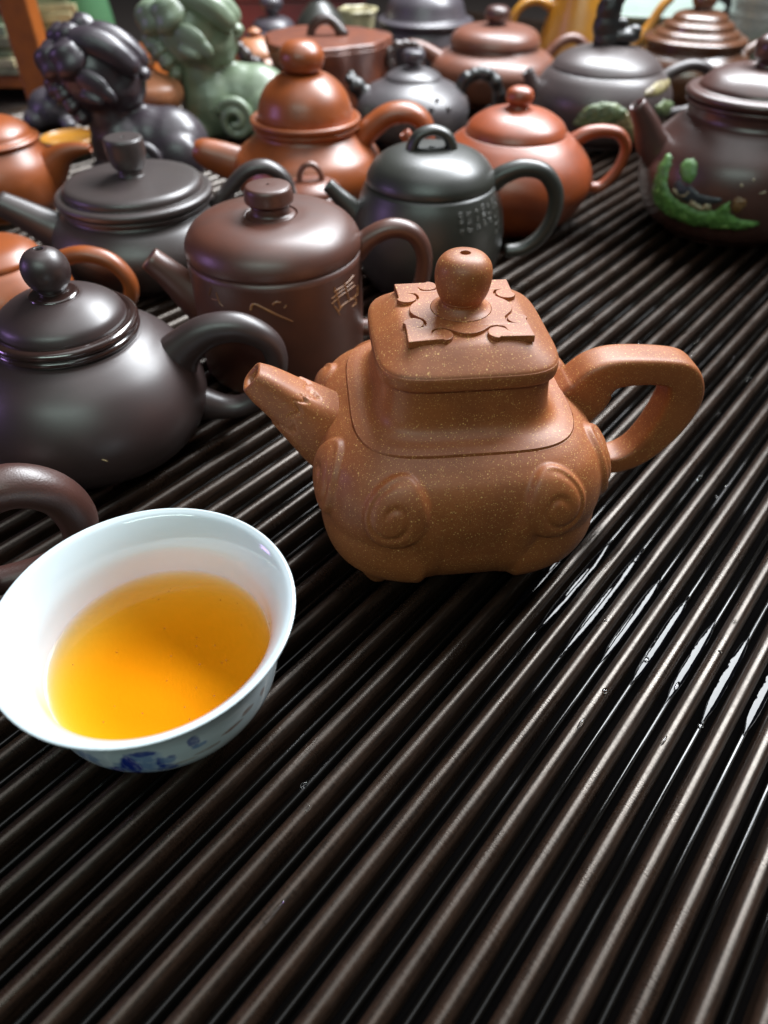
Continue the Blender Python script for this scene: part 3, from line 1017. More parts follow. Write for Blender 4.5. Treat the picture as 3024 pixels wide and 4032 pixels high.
# orange teapot with gourd knob
T11_body = prof([(3.9, 0), (4.1, .08)], [(4.1, .08), (5.2, .8), (5.85, 1.9), (5.95, 2.9), (5.5, 3.9), (4.6, 4.6), (3.95, 5.1), (3.8, 5.35)], [(3.8, 5.35), (3.85, 5.5), (4.08, 5.6), (4.12, 5.75), (3.98, 5.85)], [(3.98, 5.85), (4.15, 5.95), (4.25, 6.12), (4.2, 6.3), (4.0, 6.34), (3.7, 6.25)])
teapot('gourd_knob_teapot', 'orange brown teapot with tall domed lid and gourd shaped knob', -6.05, 60, 0, 'orange', T11_body,
       prof([(3.6, 6.2), (3.62, 6.5), (3.55, 7.0), (3.25, 7.8), (2.7, 8.5), (1.9, 9.05), (1.15, 9.2), (.02, 9.2)]),
       prof([(1.15, 9.15), (1.0, 9.25)], [(1.0, 9.2), (1.45, 9.5), (1.68, 10.05), (1.58, 10.6), (1.15, 11.05), (.6, 11.25), (.02, 11.3)]),
       [(-4.8, 0, 2.4, 1.5, 1.2), (-6.0, 0, 2.9, 1.4, 1.2), (-7.4, 0, 3.4, 1.25, 1.1), (-8.4, 0, 3.8, 1.0, .95), (-8.95, 0, 4.0, .65, .65)],
       [(4.2, 0, 4.6, .9, 1.0), (5.2, 0, 5.6, .85, 1.05), (6.6, 0, 6.45, .8, 1.1), (8.2, 0, 6.5, .75, 1.1), (9.2, 0, 5.7, .7, 1.0), (9.4, 0, 4.4, .6, .9), (8.6, 0, 3.0, .5, .7), (7.0, 0, 2.2, .5, .7), (5.2, 0, 2.0, .55, .7)])

# rose brown teapot at the back
teapot('rose_teapot', 'rose brown teapot with wide flat lid and ball knob, in the back row', 12.3, 92, 0, 'rose',
       prof([(4.0, 0), (4.3, .1)], [(4.3, .1), (6.0, 1.2), (6.95, 2.8), (7.05, 3.7), (6.4, 4.6), (5.3, 5.1), (4.9, 5.3)], [(4.9, 5.3), (4.75, 5.5), (4.7, 5.7)]),
       prof([(4.6, 5.72), (4.9, 5.75)], [(4.9, 5.75), (4.98, 5.9), (4.75, 6.5), (4.2, 7.0), (3.2, 7.3), (1.8, 7.4), (.02, 7.42)]),
       prof([(1.05, 7.4), (.9, 7.6), (1.2, 7.9), (1.4, 8.4), (1.2, 8.9), (.7, 9.15), (.02, 9.2)]),
       [(-5.8, 0, 4.0, .95, .9), (-7.2, 0, 4.9, .7, .7), (-8.4, 0, 5.4, .62, .6), (-9.5, 0, 5.6, .55, .55)],
       [(5.8, 0, 4.4, .55, .6), (7.2, 0, 5.8, .5, .6), (8.8, 0, 6.2, .5, .6), (10.2, 0, 5.2, .5, .6), (10, 0, 3.2, .5, .6), (8, 0, 2.0, .5, .6), (6.2, 0, 2.0, .55, .6)], knob_mat='plum')

# grey brown teapot with an animal knob and moss-green relief
T18_body = prof([(4.4, 0), (4.7, .1)], [(4.7, .1), (6.0, 1.2), (6.65, 3.0), (6.6, 4.3), (5.9, 5.5), (5.25, 6.1)], [(5.25, 6.1), (5.15, 6.14)])
t18, l18 = teapot('animal_knob_teapot', 'grey brown teapot with black animal figure on its lid and mossy relief on its side', 21.3, 78, 0, 'grey_brown', T18_body,
                  prof([(5.0, 6.16), (5.14, 6.18)], [(5.14, 6.18), (5.16, 6.3), (4.6, 6.9), (3.4, 7.5), (1.8, 7.9), (.02, 7.98)]), None,
                  [(-5.8, 0, 3.4, 1.0, .9), (-6.6, 0, 4.4, .75, .7), (-7.1, 0, 5.2, .6, .6), (-7.5, 0, 5.8, .55, .55)],
                  [(5.3, 0, 5.0, .6, .7), (6.6, 0, 5.8, .55, .65), (8.2, 0, 6.3, .5, .6), (9.8, 0, 5.9, .5, .6), (10.5, 0, 4.6, .5, .6), (10, 0, 3.2, .5, .6), (8.8, 0, 2.4, .5, .6), (6.4, 0, 2.0, .6, .6)], handle_mat='dark')
blobs('animal_knob', [((-.5, 0, 8.3), (1.25, 1.0, 1.0)), ((-.7, 0, 9.4), (1.3, .95, 1.3)), ((-.7, 0, 10.6), (1.2, .9, 1.2)), ((-.2, 0, 11.5), (.9, .75, .7)), ((-1.2, -.3, 11.3), (.5, .45, .5)), ((1.2, -.1, 8.6), (1.5, .85, .65)), ((2.0, -.1, 9.1), (.7, .6, .45)), ((.8, -.1, 9.7), (.5, .5, .4))], 'black', l18, 0.14, 3)

# ribbed brown glossy teapot
teapot('tiered_lid_teapot', 'glossy brown teapot with lid in stepped rings like a pagoda', 34, 91, 0, 'gloss_brown',
       prof([(4.4, 0), (4.7, .1)], [(4.7, .1), (6.0, 1.4), (6.6, 3.2), (6.2, 4.6), (5.4, 5.4), (5.1, 5.7)], [(5.1, 5.7), (5.2, 5.8)]),
       prof([(5.1, 5.8), (5.35, 5.85)], [(5.35, 5.85), (5.4, 6.0), (5.25, 6.1)], [(5.25, 6.1), (5.45, 6.2), (5.5, 6.4), (5.2, 6.62), (4.6, 6.72)], [(4.6, 6.72), (4.5, 7.0), (4.2, 7.22), (3.8, 7.3)], [(3.8, 7.3), (3.7, 7.7), (3.4, 7.92), (3.0, 8.0)], [(3.0, 8.0), (2.8, 8.4), (2.3, 8.7), (1.5, 8.85), (.02, 8.9)]),
       prof([(1.1, 8.8), (.95, 9.0), (1.1, 9.3), (1.3, 9.8), (1.0, 10.3), (.02, 10.5)]),
       None, [(5.4, 0, 4.6, .6, .7), (7.5, 0, 5.8, .55, .65), (9.6, 0, 4.8, .5, .6), (9.6, 0, 3.0, .5, .6), (7.5, 0, 1.8, .5, .6), (6, 0, 2, .55, .6)])

# grey plum-branch teapot: black knobbly spout and handle
t15, l15 = teapot('plum_branch_teapot', 'grey teapot with black knobbly branch spout and handle and a dark cup shaped knob', 2.8, 77, 0, 'grey',
                  prof([(3.4, 0), (3.6, .1)], [(3.6, .1), (5.0, 1.2), (5.5, 2.6), (5.3, 3.7), (4.4, 4.6), (3.1, 5.2), (2.75, 5.4)]),
                  prof([(2.6, 5.42), (2.7, 5.5), (2.4, 5.8), (1.6, 6.15), (.8, 6.3), (.02, 6.32)]),
                  prof([(.6, 6.25), (.5, 6.45), (.85, 6.8), (1.05, 7.1), (1.05, 7.45), (.8, 7.7), (.02, 7.75)]), None, None, knob_mat='violet')
sw = [((-3.9 - .28 * k + random.uniform(-.35, .35), random.uniform(-.7, .5), 3.4 + .28 * k + random.uniform(-.3, .45)), (random.uniform(.38, .62),) * 3) for k in range(9)]
blobs('spout', sw + [((-4.6, 0, 4.0), (1.0, .8, .9)), ((-5.4, 0, 4.7), (.9, .8, .8))], 'black', t15, 0.14, 2)
hb = []
for k in range(15):
    a = R(165 - 250 * k / 14)
    hb.append(((6.4 + 2.0 * math.cos(a) + random.uniform(-.12, .12), random.uniform(-.12, .12), 3.9 + 1.9 * math.sin(a)), (random.uniform(.5, .66),) * 3))
blobs('handle', hb, 'black', t15, 0.14, 2)
for k in range(6):
    a, z = random.uniform(-.1, .9), random.uniform(3.2, 4.6)
    v, f = ell_verts(on_body(prof([(3.6, .1), (5.0, 1.2), (5.5, 2.6), (5.3, 3.7), (4.4, 4.6), (3.1, 5.2)]), a, z, 0), (.24,) * 3, None, 10, 6)
    mesh_obj('blossom', v, f, 'grey', t15)

# tree stump teapot
smod = lambda t, z: 1 + 0.05 * math.sin(3 * t + 1) + 0.03 * math.sin(7 * t) + 0.012 * math.sin(19 * t + z)
t16, l16 = teapot('stump_teapot', 'red brown tree stump teapot with flat top and twig knob, behind the gourd knob teapot', -5.9, 84, 0, 'stump',
                  prof([(6.3, 0), (6.0, .4), (5.7, 2.5), (5.8, 5), (6.2, 6.6), (6.35, 7.1)], [(6.35, 7.1), (6.25, 7.3)]),
                  prof([(6.1, 7.32), (6.35, 7.36)], [(6.35, 7.36), (6.3, 7.6), (5.8, 7.7), (3, 7.72), (.02, 7.75)]), None, mod=smod)
sweep('knob', [(-1.5, 0, 7.6, .42, .45), (-1.3, 0, 8.3, .42, .45), (-.6, 0, 8.9, .45, .5), (.3, .1, 9.05, .45, .5), (1.1, 0, 8.6, .5, .5), (1.7, -.1, 7.9, .6, .6), (2.1, -.1, 7.6, .5, .5)], 'twig', l16, 14, 5)
blobs('handle', [((6.4, -.4, 6.2), (.7, .6, .7)), ((7.2, -.3, 6.9), (.6, .5, .5)), ((8.0, 0, 7.0), (.55, .5, .45)), ((8.9, 0, 6.9), (.5, .5, .45)), ((9.6, 0, 6.3), (.5, .5, .6)), ((9.6, 0, 5.2), (.5, .5, .7)), ((9.0, 0, 4.1), (.5, .5, .7)), ((8.0, 0, 3.2), (.7, .5, .5)), ((6.8, 0, 2.8), (.9, .5, .5)), ((6.6, -.6, 5.3), (.6, .5, .7))], 'twig', t16, 0.16, 2)
blobs('spout', [((-6.2, -.2, 4.4), (1.1, .9, .9)), ((-7.2, -.2, 5.2), (.9, .8, .8)), ((-8.2, -.2, 6.0), (.75, .7, .8)), ((-8.7, -.2, 6.7), (.6, .6, .6))], 'twig', t16, 0.16, 2)

# orange teapot on the left edge, spout to the right
teapot('orange_teapot', 'orange teapot at the left edge whose curved spout points right', -30, 58, 180, 'orange',
       prof([(3.2, 0), (3.4, .1)], [(3.4, .1), (4.2, 1.2), (4.45, 2.6), (4.2, 3.7), (3.6, 4.6), (3.3, 5.0)]),
       prof([(3.2, 5.0), (3.5, 5.05)], [(3.5, 5.05), (3.62, 5.25), (3.45, 5.4)], [(3.45, 5.4), (3.2, 5.5), (2.9, 6.0), (2.0, 6.5), (.8, 6.75), (.02, 6.8)]),
       prof([(.7, 6.7), (.55, 6.9), (.9, 7.4), (.7, 7.9), (.02, 8.0)]),
       [(-3.2, 0, 2.5, 1.8, 1.3), (-4.3, 0, 3.4, 1.25, 1.0), (-5.3, 0, 4.15, .82, .72), (-6.4, 0, 4.5, .55, .52), (-7.5, 0, 4.6, .32, .34)],
       [(3.6, 0, 4, .5, .5), (5.2, 0, 5, .5, .5), (6.4, 0, 4, .5, .5), (6, 0, 2.4, .5, .5), (4, 0, 2, .5, .5)])

# orange teapot squeezed behind the dark one
teapot('orange_teapot', 'orange teapot half hidden behind the dark teapot with ball knob, its handle arching right', -22.0, 38, 0, 'orange',
       prof([(2.9, 0), (3.1, .1)], [(3.1, .1), (3.7, 1.0), (3.95, 2.2), (3.7, 3.4), (3.0, 4.3), (2.6, 4.6)]),
       prof([(2.5, 4.6), (2.65, 4.65), (2.5, 4.95), (1.8, 5.35), (.6, 5.5), (.02, 5.5)]),
       prof([(.6, 5.45), (.5, 5.6), (.7, 6.0), (.5, 6.4), (.02, 6.5)]),
       [(-3.2, 0, 2.4, .8, .7), (-4.4, 0, 3.2, .6, .6), (-5.6, 0, 4.4, .45, .45)],
       [(3.0, 0, 3.9, .5, .55), (4.0, 0, 4.55, .46, .52), (5.4, 0, 4.85, .44, .52), (6.8, 0, 4.4, .44, .52), (7.5, 0, 3.2, .42, .5), (7.1, 0, 2.0, .42, .5), (5.8, 0, 1.3, .42, .5), (3.6, 0, 1.3, .45, .5)])

# purple brown teapot outside the frame, only its handle and flank show
teapot('purple_brown_teapot', 'purple brown teapot almost out of the frame, its ring handle beside the cup', -17.6, 15.2, 28, 'handle',
       prof([(2.6, 0), (2.8, .1)], [(2.8, .1), (3.6, 1.0), (4.0, 2.2), (3.7, 3.4), (2.9, 4.2), (2.5, 4.4)]),
       prof([(2.4, 4.4), (2.55, 4.45), (2.3, 4.8), (1.5, 5.1), (.02, 5.2)]),
       prof([(.6, 5.1), (.5, 5.3), (.7, 5.7), (.5, 6.0), (.02, 6.1)]),
       [(-3.2, 0, 2.4, .8, .7), (-4.4, 0, 3.2, .6, .6), (-5.6, 0, 4.4, .45, .45)],
       [(3.0, 0, 4.3, .85, .8), (4.2, 0, 5.2, .8, .8), (5.6, 0, 5.4, .78, .8), (6.75, 0, 4.6, .76, .78), (7.15, 0, 3.2, .72, .74), (6.7, 0, 1.9, .52, .56), (5.4, 0, 1.4, .5, .56), (3.4, 0, 1.5, .52, .56)])

# small brown teapot squeezed between three others
tsm, lsm = teapot('small_loop_teapot', 'small brown teapot with loop knob between the cylindrical and gourd knob teapots', -4.9, 49.3, 0, 'stump',
                  prof([(1.9, 0), (2.1, .1), (2.4, 1.0), (2.5, 2.2), (2.4, 3.6), (2.0, 4.4)]), prof([(1.9, 4.4), (2.0, 4.45), (1.8, 4.8), (1.0, 5.1), (.02, 5.15)]), None)
sweep('knob', [(-.75, 0, 4.9, .22, .3), (-.7, 0, 5.5, .2, .28), (-.4, 0, 5.95, .2, .28), (.0, 0, 6.1, .2, .28), (.4, 0, 5.95, .2, .28), (.7, 0, 5.5, .2, .28), (.75, 0, 4.9, .22, .3)], 'rose', lsm, 14, 5)

# back row: amber teapot, violet lidded jar, green dome teapot, dark ball-knob teapot, small orange teapot
teapot('amber_teapot', 'amber yellow glazed teapot standing behind the animal knob teapot', 24.2, 104, 0, 'amber',
       prof([(4.2, 0), (4.6, .1), (4.9, 1.5), (4.7, 4), (4.0, 7), (3.4, 9.3), (3.3, 10)]), prof([(3.2, 10), (3.4, 10.1), (2.6, 10.8), (1, 11.2), (.02, 11.2)]), prof([(.7, 11.1), (.6, 11.4), (.8, 11.9), (.02, 12.3)]),
       [(4.3, 0, 2.2, 1.0, .8), (6.5, 0, 3.2, .75, .7), (8.4, 0, 5.2, .62, .6), (9.6, 0, 7.4, .55, .55), (10.6, 0, 8.4, .5, .5)],
       [(-3.8, 0, 7.4, .5, .6), (-5.5, 0, 8.1, .5, .6), (-7.4, 0, 7.6, .5, .6), (-8.4, 0, 6.0, .5, .6), (-7.6, 0, 4.2, .5, .6), (-4.8, 0, 3.0, .5, .6)], hole=0.6)
teapot('violet_teapot', 'violet grey teapot with broad rimmed lid at the top edge', 5.2, 106, 0, 'violet',
       prof([(4.5, 0), (5.4, 1.5), (5.9, 3.5), (5.6, 4.8), (5.2, 5.4)]), prof([(5.3, 5.4), (5.9, 5.6)], [(5.9, 5.6), (6.0, 5.9), (5.7, 6.1)], [(5.7, 6.1), (5.2, 6.2), (4.9, 6.8), (4.4, 8.0), (3.2, 9.0), (1.2, 9.4), (.02, 9.5)]), prof([(.9, 9.3), (.8, 9.7), (1.1, 10.2), (.02, 10.8)]),
       None, [(5.4, 0, 4.4, .5, .6), (7.4, 0, 5, .5, .6), (8.4, 0, 3.6, .5, .6), (6.5, 0, 1.8, .5, .6)])
teapot('green_dome_teapot', 'dark green teapot with pointed domed lid, behind the stump teapot', -7.6, 101, 0, 'green_black',
       prof([(3, 0), (4, 1.2), (4.4, 3), (3.9, 4.6), (3.1, 5.4)]), prof([(3.0, 5.4), (3.2, 5.5), (2.7, 6.6), (1.8, 7.7), (.9, 8.4), (.02, 8.6)]), prof([(.5, 8.4), (.4, 8.6), (.6, 9), (.02, 9.4)]),
       None, [(4, 0, 4, .4, .5), (5.6, 0, 5, .4, .5), (6.6, 0, 3.6, .4, .5), (4.6, 0, 1.6, .4, .5)])
teapot('ball_knob_teapot', 'dark teapot with shiny blue grey ball knob at the top edge', -14.2, 108, 0, 'violet',
       prof([(3, 0), (4, 1.0), (4.3, 2.4), (3.6, 4.0), (2.6, 4.8)]), prof([(2.5, 4.8), (2.7, 4.9), (2.2, 5.6), (1.0, 6.0), (.02, 6.0)]), prof([(.7, 5.9), (.6, 6.2), (1.2, 6.7), (1.45, 7.3), (1.2, 7.9), (.02, 8.3)]),
       None, [(4, 0, 3.6, .4, .5), (5.4, 0, 4.4, .4, .5), (6, 0, 3, .4, .5), (4.4, 0, 1.4, .4, .5)], knob_mat='violet')
teapot('small_orange_teapot', 'small bright orange teapot left of the stump teapot', -14.4, 93, 12, 'orange_pale',
       prof([(2.6, 0), (3.2, .8), (3.6, 2.2), (3.3, 3.6), (2.6, 4.5)]), prof([(2.5, 4.5), (2.7, 4.6), (2.4, 5.2), (1.5, 5.9), (.7, 6.2), (.02, 6.2)]), prof([(.6, 6.1), (.5, 6.3), (.75, 6.7), (.02, 7.1)]),
       [(-2.8, 0, 2.4, .7, .6), (-4.2, 0, 3.2, .5, .5), (-5.2, 0, 4.2, .4, .4)], [(2.6, 0, 4.2, .5, .7), (3.6, 0, 5.4, .5, .7), (4.6, 0, 5.2, .5, .7), (5.0, 0, 3.8, .45, .6), (4.4, 0, 2.2, .45, .6), (3, 0, 1.8, .45, .6)])

# orange clay vase between the lions
vz = thing('orange_vase', 'small pale orange clay vase between the two lions', 'vase', -21.6, 74, 0)
lathe('body', prof([(1.6, 0), (1.9, 1.0), (2.2, 2.6), (2.1, 3.4)], [(2.1, 3.4), (2.3, 3.6), (2.9, 4.6), (2.7, 5.6), (1.6, 6.2), (1.1, 6.4)]), 'orange_pale', vz, 48)
lathe('stopper', prof([(1.1, 6.3), (.8, 6.6), (.6, 6.9), (.9, 7.3), (.02, 7.7)]), 'orange_pale', vz, 32)

# ------------------------------------------------------------------ the two clay lions


def lion(name, label, x, y, z, yaw, mat, sc=1.0):
    t = thing(name, label, 'clay lion', x, y, yaw)
    L = lambda p: tuple(q * sc for q in p)
    E = lambda c, r, ro=(0, 0, 0): (L(c), L(r), ro)
    body = [E((1.0, 0, 3.0), (3.0, 2.6, 2.9)), E((4.8, .3, 2.9), (3.2, 2.7, 3.0)), E((.2, -.2, 5.2), (2.0, 1.9, 2.4)), E((3.2, .2, 3.4), (3.4, 2.3, 2.6)),
            E((5.6, -1.7, 2.2), (2.2, 1.3, 2.2)), E((-.6, -1.6, 1.2), (1.6, 1.2, 1.2)), E((-1.4, -1.9, .6), (1.5, .9, .6)), E((6.4, -2.4, .6), (1.6, 1.0, .6)),
            E((-.3, -.2, 8.3), (3.2, 2.8, 2.9)), E((1.4, -.2, 7.4), (2.3, 2.2, 1.7)), E((2.5, -.2, 8.0), (1.3, 1.5, 1.1))]
    b = blobs('body', body, mat, t, 0.2 * sc, 8)
    # mane curls over the back of the head
    for c, r in (((-2.5, -1.7, 9.3), 1.4), ((-1.1, -2.2, 9.5), 1.45), ((-2.9, -.2, 8.2), 1.1), ((-3.0, -1.5, 7.7), .85), ((-1.9, -.6, 10.6), 1.1), ((-.6, .8, 11.0), 1.1), ((-2.8, .9, 9.4), 1.1),
                 ((-1.0, -1.3, 10.7), 1.1), ((-3.0, -.8, 6.9), .7), ((-2.4, -2.0, 7.3), .75), ((-1.9, -2.2, 6.5), .65), ((-2.3, -1.0, 6.2), .7), ((-1.5, -1.9, 5.6), .6), ((-1.9, -1.6, 8.6), .8)):
        v, f = ell_verts(L(c), (r * sc, r * sc * .9, r * sc * 1.05), Matrix.Rotation(R(25), 3, 'Y'), 32, 22)
        cc_ = Vector(L(c))
        vv = []
        for i_, q in enumerate(v):                       # swirled flutes carved into every curl
            d_ = Vector(q) - cc_
            ring, col_i = divmod(i_, 32)
            d_ *= 1 + 0.085 * math.sin(4 * 2 * PI * col_i / 32 + ring * .55) * math.sin(PI * ring / 22)
            vv.append(tuple(cc_ + d_))
        mesh_obj('mane_curl', vv, f, mat, b)
    # two long brows / horns sweeping forward and the nose
    for yy in (-1.5, .9):
        blobs('horn', [], mat, b, 0.14 * sc, 4, tubes=([L((-.4, yy, 10.6, 1.05)), L((.9, yy - .1, 10.5, 1.15)), L((2.2, yy - .1, 9.9, 1.1)), L((3.2, yy, 9.1, .85))],))
    v, f = ell_verts(L((3.7, -.3, 8.3)), L((.6, .7, .5)), None, 16, 10)
    mesh_obj('nose', v, f, mat, b)
    # a leaf-shaped ear on the side towards us
    blobs('ear', [E((.5, -3.1, 8.1), (1.5, .4, .95), (0, 30, -8)), E((1.5, -3.3, 7.5), (.85, .28, .55), (0, 40, -8)), E((.2, -3.3, 7.2), (1.0, .35, .4), (0, 20, -8))], mat, b, 0.12 * sc, 3)
    # tail curl lying against the flank
    pts = []
    for k in range(22):
        a = R(150 - k * 30)
        rr = 1.55 * (1 - k / 26)
        pts.append(L((3.1 + rr * math.cos(a), -2.75 - .02 * k, 2.3 + rr * math.sin(a), .42 - .008 * k)))
    blobs('tail_curl', [], mat, b, 0.12 * sc, 3, tubes=(pts,))
    return t


lion('clay_lion', 'violet black clay lion with curled mane behind the disc lid teapot', -22.8, 64.5, 0, 0, 'lion_dark', 1.0)
lion('clay_lion', 'pale green clay lion with curled mane beside the gourd knob teapot', -17.6, 77, 0, 0, 'lion_green', 1.12)

# ------------------------------------------------------------------ other ware at the back
pl = thing('glazed_platter', 'pale green glazed platter lying at the top edge behind the amber teapot', 'platter', 36, 124)
lathe('plate', prof([(5, 3.0), (7, 3.2), (11, 4.3), (12.5, 5.2)], [(12.5, 5.2), (12.6, 5.4), (12.3, 5.5)], [(12.3, 5.5), (10.5, 4.7), (7, 3.7), (.02, 3.6)]), 'white_glaze', pl, 72)
lathe('foot_ring', prof([(6.0, 0), (5.2, 1.6), (5.0, 3.1)]), 'green_glaze', pl, 48)
bw = thing('porcelain_bowl', 'white ribbed porcelain bowl behind the pagoda lid teapot, at the right edge', 'bowl', 48.5, 104)
lathe('bowl', prof([(2.6, 0), (2.6, .6)], [(2.6, .6), (4.2, 1.6), (5.2, 3.2), (5.6, 5.0), (5.8, 7.0), (6.1, 9.5)], [(6.1, 9.5), (5.9, 9.6)], [(5.9, 9.6), (5.3, 6), (4.5, 3), (.02, 1.4)]), 'white_glaze', bw, 96, mod=lambda t, z: 1 + 0.012 * math.sin(9 * z))
gd = thing('shallow_dish', 'sage green dish with orange rim between the left orange teapot and the dark lion', 'dish', -29.6, 72)
lathe('dish', prof([(1.4, 0), (1.9, .6), (2.5, 1.5)], [(2.5, 1.5), (2.4, 1.55), (1.7, 1.0), (.02, .9)]), 'sage', gd, 48)
lathe('rim', prof([(2.45, 1.35), (2.65, 1.5), (2.6, 1.7), (2.45, 1.7), (2.35, 1.55)]), 'amber', gd, 48)
pb = thing('clay_figure', 'low violet grey clay figure behind and left of the dark lion', 'clay figure', -34.4, 82)
blobs('body', [((0, 0, 1.8), (2.6, 2.4, 1.9)), ((1.3, -1.0, 2.8), (1.3, 1.2, 1.1)), ((1.6, -1.7, 3.5), (.45, .45, .45)), ((.7, -1.9, 3.5), (.45, .45, .45)), ((-1.6, -1.4, 1.0), (1.4, 1.2, 1.0)), ((1.8, -1.9, .6), (.8, .7, .6))], 'violet', pb, 0.2, 4)
cc = thing('cream_cup', 'tiny cream cup between the green dome teapot and the violet teapot', 'cup', -3.2, 105)
lathe('cup', prof([(.9, 0), (1.0, .5), (1.6, 3.0), (2.0, 6.2), (2.3, 7.0)], [(2.3, 7.0), (2.1, 7.0), (1.4, 3.5), (.02, 2.0)], n=4), 'cream', cc, 40, mod=lambda t, z: 1 + 0.10 * math.sin(6 * t) * min(1, max(0, z / 7)))
rb = thing('gift_box', 'dark red gift box standing at the top edge behind the stump teapot', 'box', -12, 124)
box('box_base', (0, 0, 3.0), (9, 4, 3.0), 'red_card', rb, 0.1, 0.2)
box('box_lid', (0, 0, 6.9), (9.2, 4.2, .85), 'red_card', rb, 0.1, 0.2)
# varnished wooden rack with paper-wrapped stacks on its shelves, left background
rk = thing('wooden_rack', 'red varnished wooden rack behind the lions at the left', 'rack', 0, 0)
for (x, y, hx, tilt) in ((-41.9, 98, 1.75, 0), (-41.0, 118, .9, 0), (-19.2, 122, .9, 0)):
    o = box('post', (0, 0, 9), (hx, 1.5, 13), 'wood', rk, 0, 0.3)
    o.location = (x * U, y * U, 0)
    o.rotation_euler = (0, R(tilt), 0)
box('shelf', (-46, 112, 0.0), (30, 10, .8), 'wood', rk, 0, 0.2)
PS = [(-52.5, 106, 2), (-45.5, 116, 1)]
for (x, y, nn) in PS:
    s = thing('paper_stack', 'stack of old paper packets beside the wide rack post' if nn == 2 else 'stack of pale paper packets between the two rack posts', 'paper stack', x, y, 0)
    zz = .8
    k = 0
    while zz < 9:
        h = random.uniform(.35, .6)
        box('packet', (random.uniform(-.5, .5), random.uniform(-.4, .4), zz + h), (7 if nn == 2 else 5.2, 4.5, h), random.choice(['paper', 'cream', 'paper', 'sage', 'dark']), s, R(random.uniform(-6, 6)), 0.12)
        zz += 2 * h + .02
        k += 1
gb = thing('green_bottle', 'bright green plastic bottle at the top edge behind the dark lion', 'bottle', -40.5, 115)
lathe('bottle', prof([(3.4, 0), (3.6, .3), (3.7, 2), (3.6, 5), (3.2, 8)], [(3.2, 8), (2.2, 10), (1.2, 11), (1.1, 13)]), 'bag', gb, 48)
lathe('cap', prof([(1.35, 12.4), (1.4, 13.6), (1.2, 13.8), (.02, 13.8)]), 'white_glaze', gb, 32)

# a stray bit of straw on the dark teapot
v, f = ell_verts((0, 0, 0), (.17, .03, .03), None, 8, 5)
st = mesh_obj('straw_bit', v, f, 'straw', None)
st.location = ((-13.8 + 2.2) * U, (27.5 - 4.95) * U, 2.7 * U)
st.rotation_euler = (0, R(35), R(10))
tag(st, 'tiny straw coloured bit stuck on the side of the dark teapot', 'straw')

# ------------------------------------------------------------------ writing and relief on the turned bodies
strokes('gilt_character', T5_body, [[(-0.239, 5.26), (-0.214, 5.45), (-0.167, 5.48)], [(-0.168, 5.46), (-0.065, 5.21), (0.054, 4.89), (0.14, 4.68), (0.201, 4.52)], [(0.004, 5.46), (0.043, 5.58), (0.096, 5.55)], [(0.126, 5.26), (0.155, 5.40)], [(-0.25, 5.18), (-0.221, 5.23)]], 'gilt', t5, .085)
strokes('gilt_character', T5_body, [[(0.683, 4.91), (0.832, 5.11), (1.117, 5.13)], [(0.718, 5.47), (0.897, 5.53), (1.104, 5.68)], [(0.688, 5.17), (0.821, 5.31), (1.076, 5.38)], [(0.763, 4.34), (0.884, 4.58), (1.21, 4.49)], [(0.735, 5.7), (0.776, 5.03), (0.808, 4.44)], [(0.901, 5.7), (0.953, 4.9), (0.981, 4.58)], [(1.083, 4.65), (1.148, 4.15), (1.034, 4.15)], [(1.222, 4.92), (1.179, 4.46)], [(0.706, 4.79), (0.753, 4.53), (0.793, 4.15)]], 'gilt', t5, .055)
strokes('gilt_character', T5_body, [[(-0.718, 5.92), (-0.771, 5.43)], [(-0.649, 5.75), (-0.625, 5.26), (-0.573, 5.11)], [(-0.738, 5.3), (-0.644, 5.33)]], 'gilt', t5, .03)
# columns of small engraved characters
rc = random.Random(3)
for col_ in range(7):
    a0 = 0.44 + col_ * 0.125 + rc.uniform(-.02, .02)
    n_ch = 3 if col_ < 5 else 5
    for r_ in range(n_ch):
        z0 = 5.45 - r_ * 0.42 + 0.04 * col_ + rc.uniform(-.06, .06)
        ln = []
        for q in range(4):
            zz = z0 + rc.uniform(-.14, .14)
            ln.append([(a0 + rc.uniform(-.035, -.01), zz), (a0 + rc.uniform(.01, .04), zz + rc.uniform(-.03, .05))])
        for q in range(2):
            aa = a0 + rc.uniform(-.03, .03)
            ln.append([(aa, z0 + .15), (aa + rc.uniform(-.02, .02), z0 - .15)])
        strokes('engraved_character', T12_body, ln, 'scratch', t12, .028, .012)
patch('leaf_scroll_relief', T14_body, [(-1.271, 5.49), (-1.246, 5.69), (-1.176, 5.65), (-1.129, 5.25), (-1.11, 4.74), (-1.081, 4.12), (-1.014, 3.56), (-0.915, 3.27), (-0.769, 3.1), (-0.6, 3.01), (-0.501, 3.14), (-0.455, 3.62), (-0.387, 3.91), (-0.357, 3.11), (-0.231, 2.76), (0.021, 2.64), (-0.182, 1.97), (-0.433, 1.89), (-0.739, 1.7), (-1.014, 1.91), (-1.205, 2.28), (-1.271, 3.14), (-1.271, 4.21), (-1.269, 5.0)], 'leaf_green', t14, .26, .08, .13)
patch('round_leaf_relief', T14_body, [(-1.013, 5.33), (-0.989, 5.77), (-0.905, 5.9), (-0.832, 5.68), (-0.787, 5.04), (-0.815, 4.47), (-0.918, 4.52), (-0.993, 4.94)], 'leaf_green', t14, .2, .02, .12)
patch('hill_relief', T14_body, [(-1.005, 4.21), (-0.955, 4.57), (-0.883, 4.31), (-0.792, 4.39), (-0.7, 4.09), (-0.575, 4.04), (-0.459, 4.06), (-0.46, 3.72), (-0.614, 3.4), (-0.763, 3.2), (-0.95, 3.5)], 'blue_slip', t14, .10, .02, .12)
